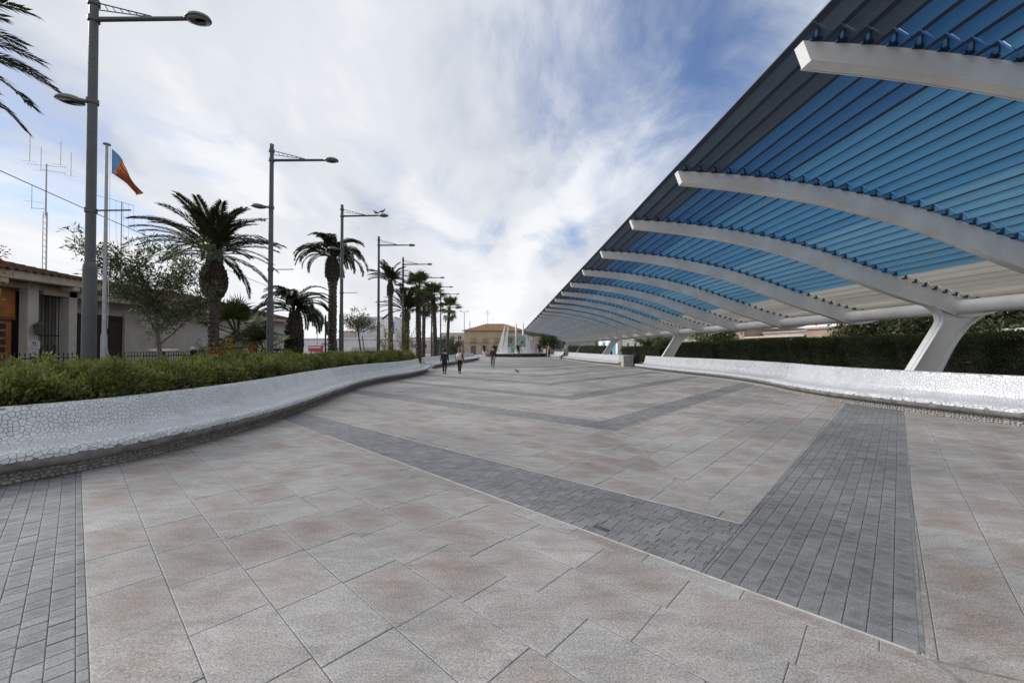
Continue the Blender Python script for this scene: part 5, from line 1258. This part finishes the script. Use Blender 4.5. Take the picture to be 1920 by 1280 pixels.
mb.add([(x,y,-1) for x,y,z in hl]+[(x,y+30,z) for x,y,z in hl]+[(x,y+160,-1) for x,y,z in hl], [(i,i+1,len(hl)+i+1,len(hl)+i) for i in range(len(hl)-1)]+[(len(hl)+i,len(hl)+i+1,2*len(hl)+i+1,2*len(hl)+i) for i in range(len(hl)-1)])
tag(mb.build('hills', mat('wooded_hill', (0.045,0.055,0.035), .95, var=.4, scale=.05)), kind='structure')
# delivery van parked behind the hedge at the right edge
vn = empty('parked_van', (19.4,12.6,0), 0, 'white van roof showing above the dark hedge at the right photo edge', 'van')
mb = MB(); mb.prism([(y_-2.7,z_) for y_,z_ in ((13.2,.4),(18.0,.4),(18.05,2.1),(17.9,2.3),(14.7,2.32),(14.3,2.2),(13.75,1.35),(13.15,1.15))], 'x', 18.5, 20.3); mb.build('body', mat('van_white', (0.75,0.76,0.77), .3, coat=.4), vn, local=False)
for y in (11.4,14.4):
    for x in (18.55,20.25):
        mb = MB(); mb.tube([(x-.1,y,.33),(x+.1,y,.33)], .33, 16); wh = mb.build('tyre', M_BLACK, vn, local=False); mb = MB(); mb.tube([(x-.11,y,.33),(x+.11,y,.33)], .19, 12); mb.build('rim', M_GALV, wh, local=False)
mb = MB(); mb.prism([(11.15,1.42),(11.66,2.1),(12.5,2.1),(12.5,1.42)], 'x', 18.49, 20.31); mb.build('side_window', M_GLASS, vn, local=False)
# bin by the bench end block
bi = empty('litter_bin', (10.75,33.9,0), 0, 'dark ribbed litter bin between the bench end block and the near bench', 'bin')
mb = MB(); mb.lathe([(.24,0),(.25,.1),(.29,1.0),(.27,1.0),(.24,.15),(0,.15)], 20); mb.build('bin_body', mat('dark_bin', (0.022,0.02,0.026), .5), bi); mb = MB(); mb.lathe([(.295,.98),(.31,1.0),(.31,1.06),(.28,1.07)], 20); mb.build('rim', M_BLACK, bi)
# ------------------------------------------------------------------ people
M_SKIN = mat('skin', (0.42,0.25,0.18), .6)
def skin_mesh(name, V, E, Rd, m, parent, sub=1, root=0):
    me = bpy.data.meshes.new(name); me.from_pydata(V, E, []); me.materials.append(m); o = bpy.data.objects.new(name, me); link(o, parent)
    md = o.modifiers.new('skin','SKIN'); md.use_smooth_shade = True
    for i, sv in enumerate(me.skin_vertices[0].data): r_ = Rd[i]; sv.radius = r_ if isinstance(r_, tuple) else (r_, r_); sv.use_root = (i == root)
    s_ = o.modifiers.new('sub','SUBSURF'); s_.levels = sub; s_.render_levels = sub; return o
def person(label, loc, rz, h, top, trou, hair, pose='walk', coat=None, bag=None, shoe=(0.03,0.025,0.022), group='people in the plaza', hairlen=.12, cap=None):
    """faces +Y locally; pose: walk / stand / sit"""
    k = h/1.7; root = empty('person', loc, rz, label, 'person', group)
    sit = pose == 'sit'; hz_ = .52 if sit else .92
    ph = .16 if pose == 'walk' else .03
    if sit: kn = [(-.11,.42,.50),(.11,.40,.50)]; an = [(-.12,.50,.09),(.12,.40,.09)]
    else: kn = [(-.095,ph*.9,.50),(.095,-ph*.3,.49)]; an = [(-.09,ph*1.25,.085),(.09,-ph*1.5,.11)]
    to = [(a[0],a[1]+.17,.035) for a in an]
    P = [(0,0,hz_),(0,.0,hz_+.2),(0,.015,hz_+.42),(0,.01,hz_+.52),(0,.02,hz_+.585),(0,.035,hz_+.68),(0,.025,hz_+.76)]
    E_ = [(0,1),(1,2),(2,3),(3,4),(4,5),(5,6)]; Rd = [(.15,.11),(.135,.10),(.155,.105),(.07,.065),(.055,.055),(.075,.092),(.06,.07)]
    A = []
    for s_, sw in ((-1,-.12),(1,.16)):
        if sit: arm = [(s_*.17,.01,hz_+.44),(s_*.22,.06,hz_+.2),(s_*.14,.28,hz_+.12),(s_*.12,.35,hz_+.11)]
        else: arm = [(s_*.17,.01,hz_+.44),(s_*.225,sw*.3,hz_+.17),(s_*.235,sw+.05,hz_-.06),(s_*.235,sw+.08,hz_-.14)]
        A.append(arm); b = len(P); P += arm; E_ += [(2,b),(b,b+1),(b+1,b+2),(b+2,b+3)]; Rd += [.055,.042,.03,(.028,.04)]
        d = Vector(arm[3])-Vector(arm[2]); d.normalize(); hp = Vector(arm[3])
        for q, (off, l_) in enumerate(((-.03,.075),(-.01,.088),(.012,.08),(.032,.062))):
            f0 = hp+Vector((0,off,0))+d*.03; f1 = f0+d*l_*.55; f2 = f1+d*l_*.5+Vector((-s_*.012,0,0)); bb = len(P); P += [tuple(f0),tuple(f1),tuple(f2)]; E_ += [(b+3,bb),(bb,bb+1),(bb+1,bb+2)]; Rd += [.010,.009,.007]
        f0 = hp+Vector((0,.045,.0)); f1 = f0+d*.035+Vector((0,.02,0)); bb = len(P); P += [tuple(f0),tuple(f1)]; E_ += [(b+3,bb),(bb,bb+1)]; Rd += [.011,.008]
    for i in (0,1):
        b = len(P); P += [(kn[i][0]*.95,0,hz_-.06), kn[i], an[i], to[i]]; E_ += [(0,b),(b,b+1),(b+1,b+2),(b+2,b+3)]; Rd += [.085,.058,.04,(.035,.028)]
    S_ = lambda L: [tuple(c*k for c in p) for p in L]; SR = lambda L: [tuple(c*k for c in r_) if isinstance(r_, tuple) else r_*k for r_ in L]
    skin_mesh('body', S_(P), E_, SR(Rd), M_SKIN, root)
    # trousers
    V = [(0,0,hz_+.06),(0,0,hz_-.02)]; Ed = [(0,1)]; Rr = [(.155,.115),(.165,.125)]
    for i in (0,1): b = len(V); V += [(kn[i][0]*.95,0 if not sit else .1,hz_-.10 if not sit else hz_-.02), kn[i], (an[i][0],an[i][1],an[i][2]+.03)]; Ed += [(1,b),(b,b+1),(b+1,b+2)]; Rr += [.10,.078,.062]
    skin_mesh('trousers', S_(V), Ed, SR(Rr), trou, root)
    # jacket with sleeves, or a long coat
    low = hz_-.02 if not coat else hz_-.30
    V = [(0,0,low),(0,0,hz_+.2),(0,.012,hz_+.42),(0,.015,hz_+.50)]; Ed = [(0,1),(1,2),(2,3)]; Rr = [(.185,.15) if not coat else (.21,.17),(.165,.125),(.178,.125),(.085,.08)]
    if coat: V.insert(1,(0,0,hz_)); Ed = [(0,1),(1,2),(2,3),(3,4)]; Rr.insert(1,(.185,.145))
    c = len(V)-2
    for arm in A: b = len(V); V += arm[:3]; Ed += [(c,b),(b,b+1),(b+1,b+2)]; Rr += [.075,.062,.05]
    skin_mesh('coat' if coat else 'jacket', S_(V), Ed, SR(Rr), top, root, root=1)
    # hair as a cap over the skull, face features
    hc = Vector((0,.022,hz_+.715)); mb = MB(); prof = [(.001,.115),(.05,.105),(.085,.07),(.098,.02),(.092,-.03),(.07,-.03-hairlen*.4),(.05,-.03-hairlen*.5)]; n = 14; Vv = []; Ff = []
    for r_, z in prof:
        for q in range(n):
            a = 2*math.pi*q/n; fr = max(0, math.sin(a)); zz2 = z if z > .03 else z+fr*max(0,.05-z)*.9; Vv.append(((hc.x+r_*.9*math.cos(a))*k,(hc.y-.012+r_*1.08*math.sin(a))*k,(hc.z+zz2)*k))
    for i in range(len(prof)-1):
        for q in range(n): Ff.append((i*n+q,(i+1)*n+q,(i+1)*n+(q+1)%n,i*n+(q+1)%n))
    mb.add(Vv, Ff); mb.build('hair', hair, root, True)
    mb = MB(); mb.tube([S_([(0,.105,hz_+.71)])[0],S_([(0,.132,hz_+.675)])[0],S_([(0,.105,hz_+.665)])[0]], [.008*k,.014*k,.008*k], 6); mb.build('nose', M_SKIN, root, True)
    for s_ in (-1,1):
        mb = MB(); mb.lathe([(.001,-.012),(.010,-.006),(.011,.004),(.001,.012)], 8, (s_*.032*k,.113*k,(hz_+.70)*k)); mb.build('eye', M_BLACK, root); mb = MB(); mb.tube([(s_*.085*k,.02*k,(hz_+.665)*k),(s_*.09*k,.01*k,(hz_+.715)*k)], [.014*k,.018*k], 6); mb.build('ear', M_SKIN, root)
    for i in (0,1):
        mb = MB(); a = an[i]; mb.tube(S_([(a[0],a[1]-.06,.045 if not (pose=='walk' and i) else .08),(a[0],a[1]+.02,.05),(a[0],a[1]+.12,.04),(a[0],a[1]+.2,.032)]), [.038*k,.052*k,.046*k,.022*k], 8); mb.build('shoe', mat('shoe_%d' % int(shoe[0]*1000), shoe, .6), root, True)
    if bag is not None:
        mb = MB(); mb.bbox((-.17*k,-.33*k,(hz_+.02)*k),(.17*k,-.12*k,(hz_+.44)*k),.06*k); bg_ = mb.build('backpack', bag, root, True)
        for s_ in (-1,1): mb = MB(); mb.tube([(s_*.11*k,-.15*k,(hz_+.42)*k),(s_*.12*k,.0,(hz_+.52)*k),(s_*.12*k,.12*k,(hz_+.36)*k)], .018*k, 5); mb.build('strap', bag, bg_)
    return root
M_CBLK = mat('black_cloth', (0.010,0.010,0.012), .85); M_CNAVY = mat('dark_navy_cloth', (0.018,0.020,0.032), .85); M_CPLUM = mat('plum_cloth', (0.055,0.035,0.045), .85, var=.3, scale=9); M_JEAN = mat('grey_denim', (0.13,0.15,0.18), .85, var=.2, scale=8)
M_PLAID = mat('plaid_cloth', (0.20,0.11,0.10), .85, col2=(0.05,0.03,0.035), scale=16, lo=.45, hi=.55); M_HAIRD = mat('dark_hair', (0.015,0.011,0.009), .6); M_HAIRG = mat('grey_brown_hair', (0.09,0.07,0.055), .6); M_BAG = mat('white_canvas', (0.55,0.50,0.48), .8); M_ORNG = mat('orange_red_cloth', (0.42,0.10,0.06), .8)
person('person in long black coat walking away beside the bench', (-3.78,24.4,.012), R(3), 1.50, M_CBLK, M_CNAVY, M_HAIRD, 'walk', True, None, hairlen=.3)
person('person in plaid jacket carrying a white backpack', (-2.94,24.9,.012), R(-6), 1.50, M_PLAID, M_CBLK, M_HAIRG, 'walk', None, M_BAG, (0.10,0.09,0.085), hairlen=.3)
person('person in plum jacket and grey jeans walking alone in mid plaza', (-1.16,31.7,.012), R(180), 1.62, M_CPLUM, M_JEAN, M_HAIRD, 'walk', None, None, (0.06,0.05,0.045))
person('person in dark clothes sitting at the end of the distant bench', (7.72,55.2,0), R(82), 1.68, M_CBLK, M_CNAVY, M_HAIRD, 'sit', None, None)
person('person in orange-red top standing at the far bench near the monument', (6.7,66.0,.012), R(20), 1.66, M_ORNG, M_CNAVY, M_HAIRD, 'stand', None, None)
person('person in dark jacket standing in the gap of the hedge', (16.6,30.1,0), R(-60), 1.8, M_CPLUM, M_CNAVY, M_HAIRG, 'stand', None, None)
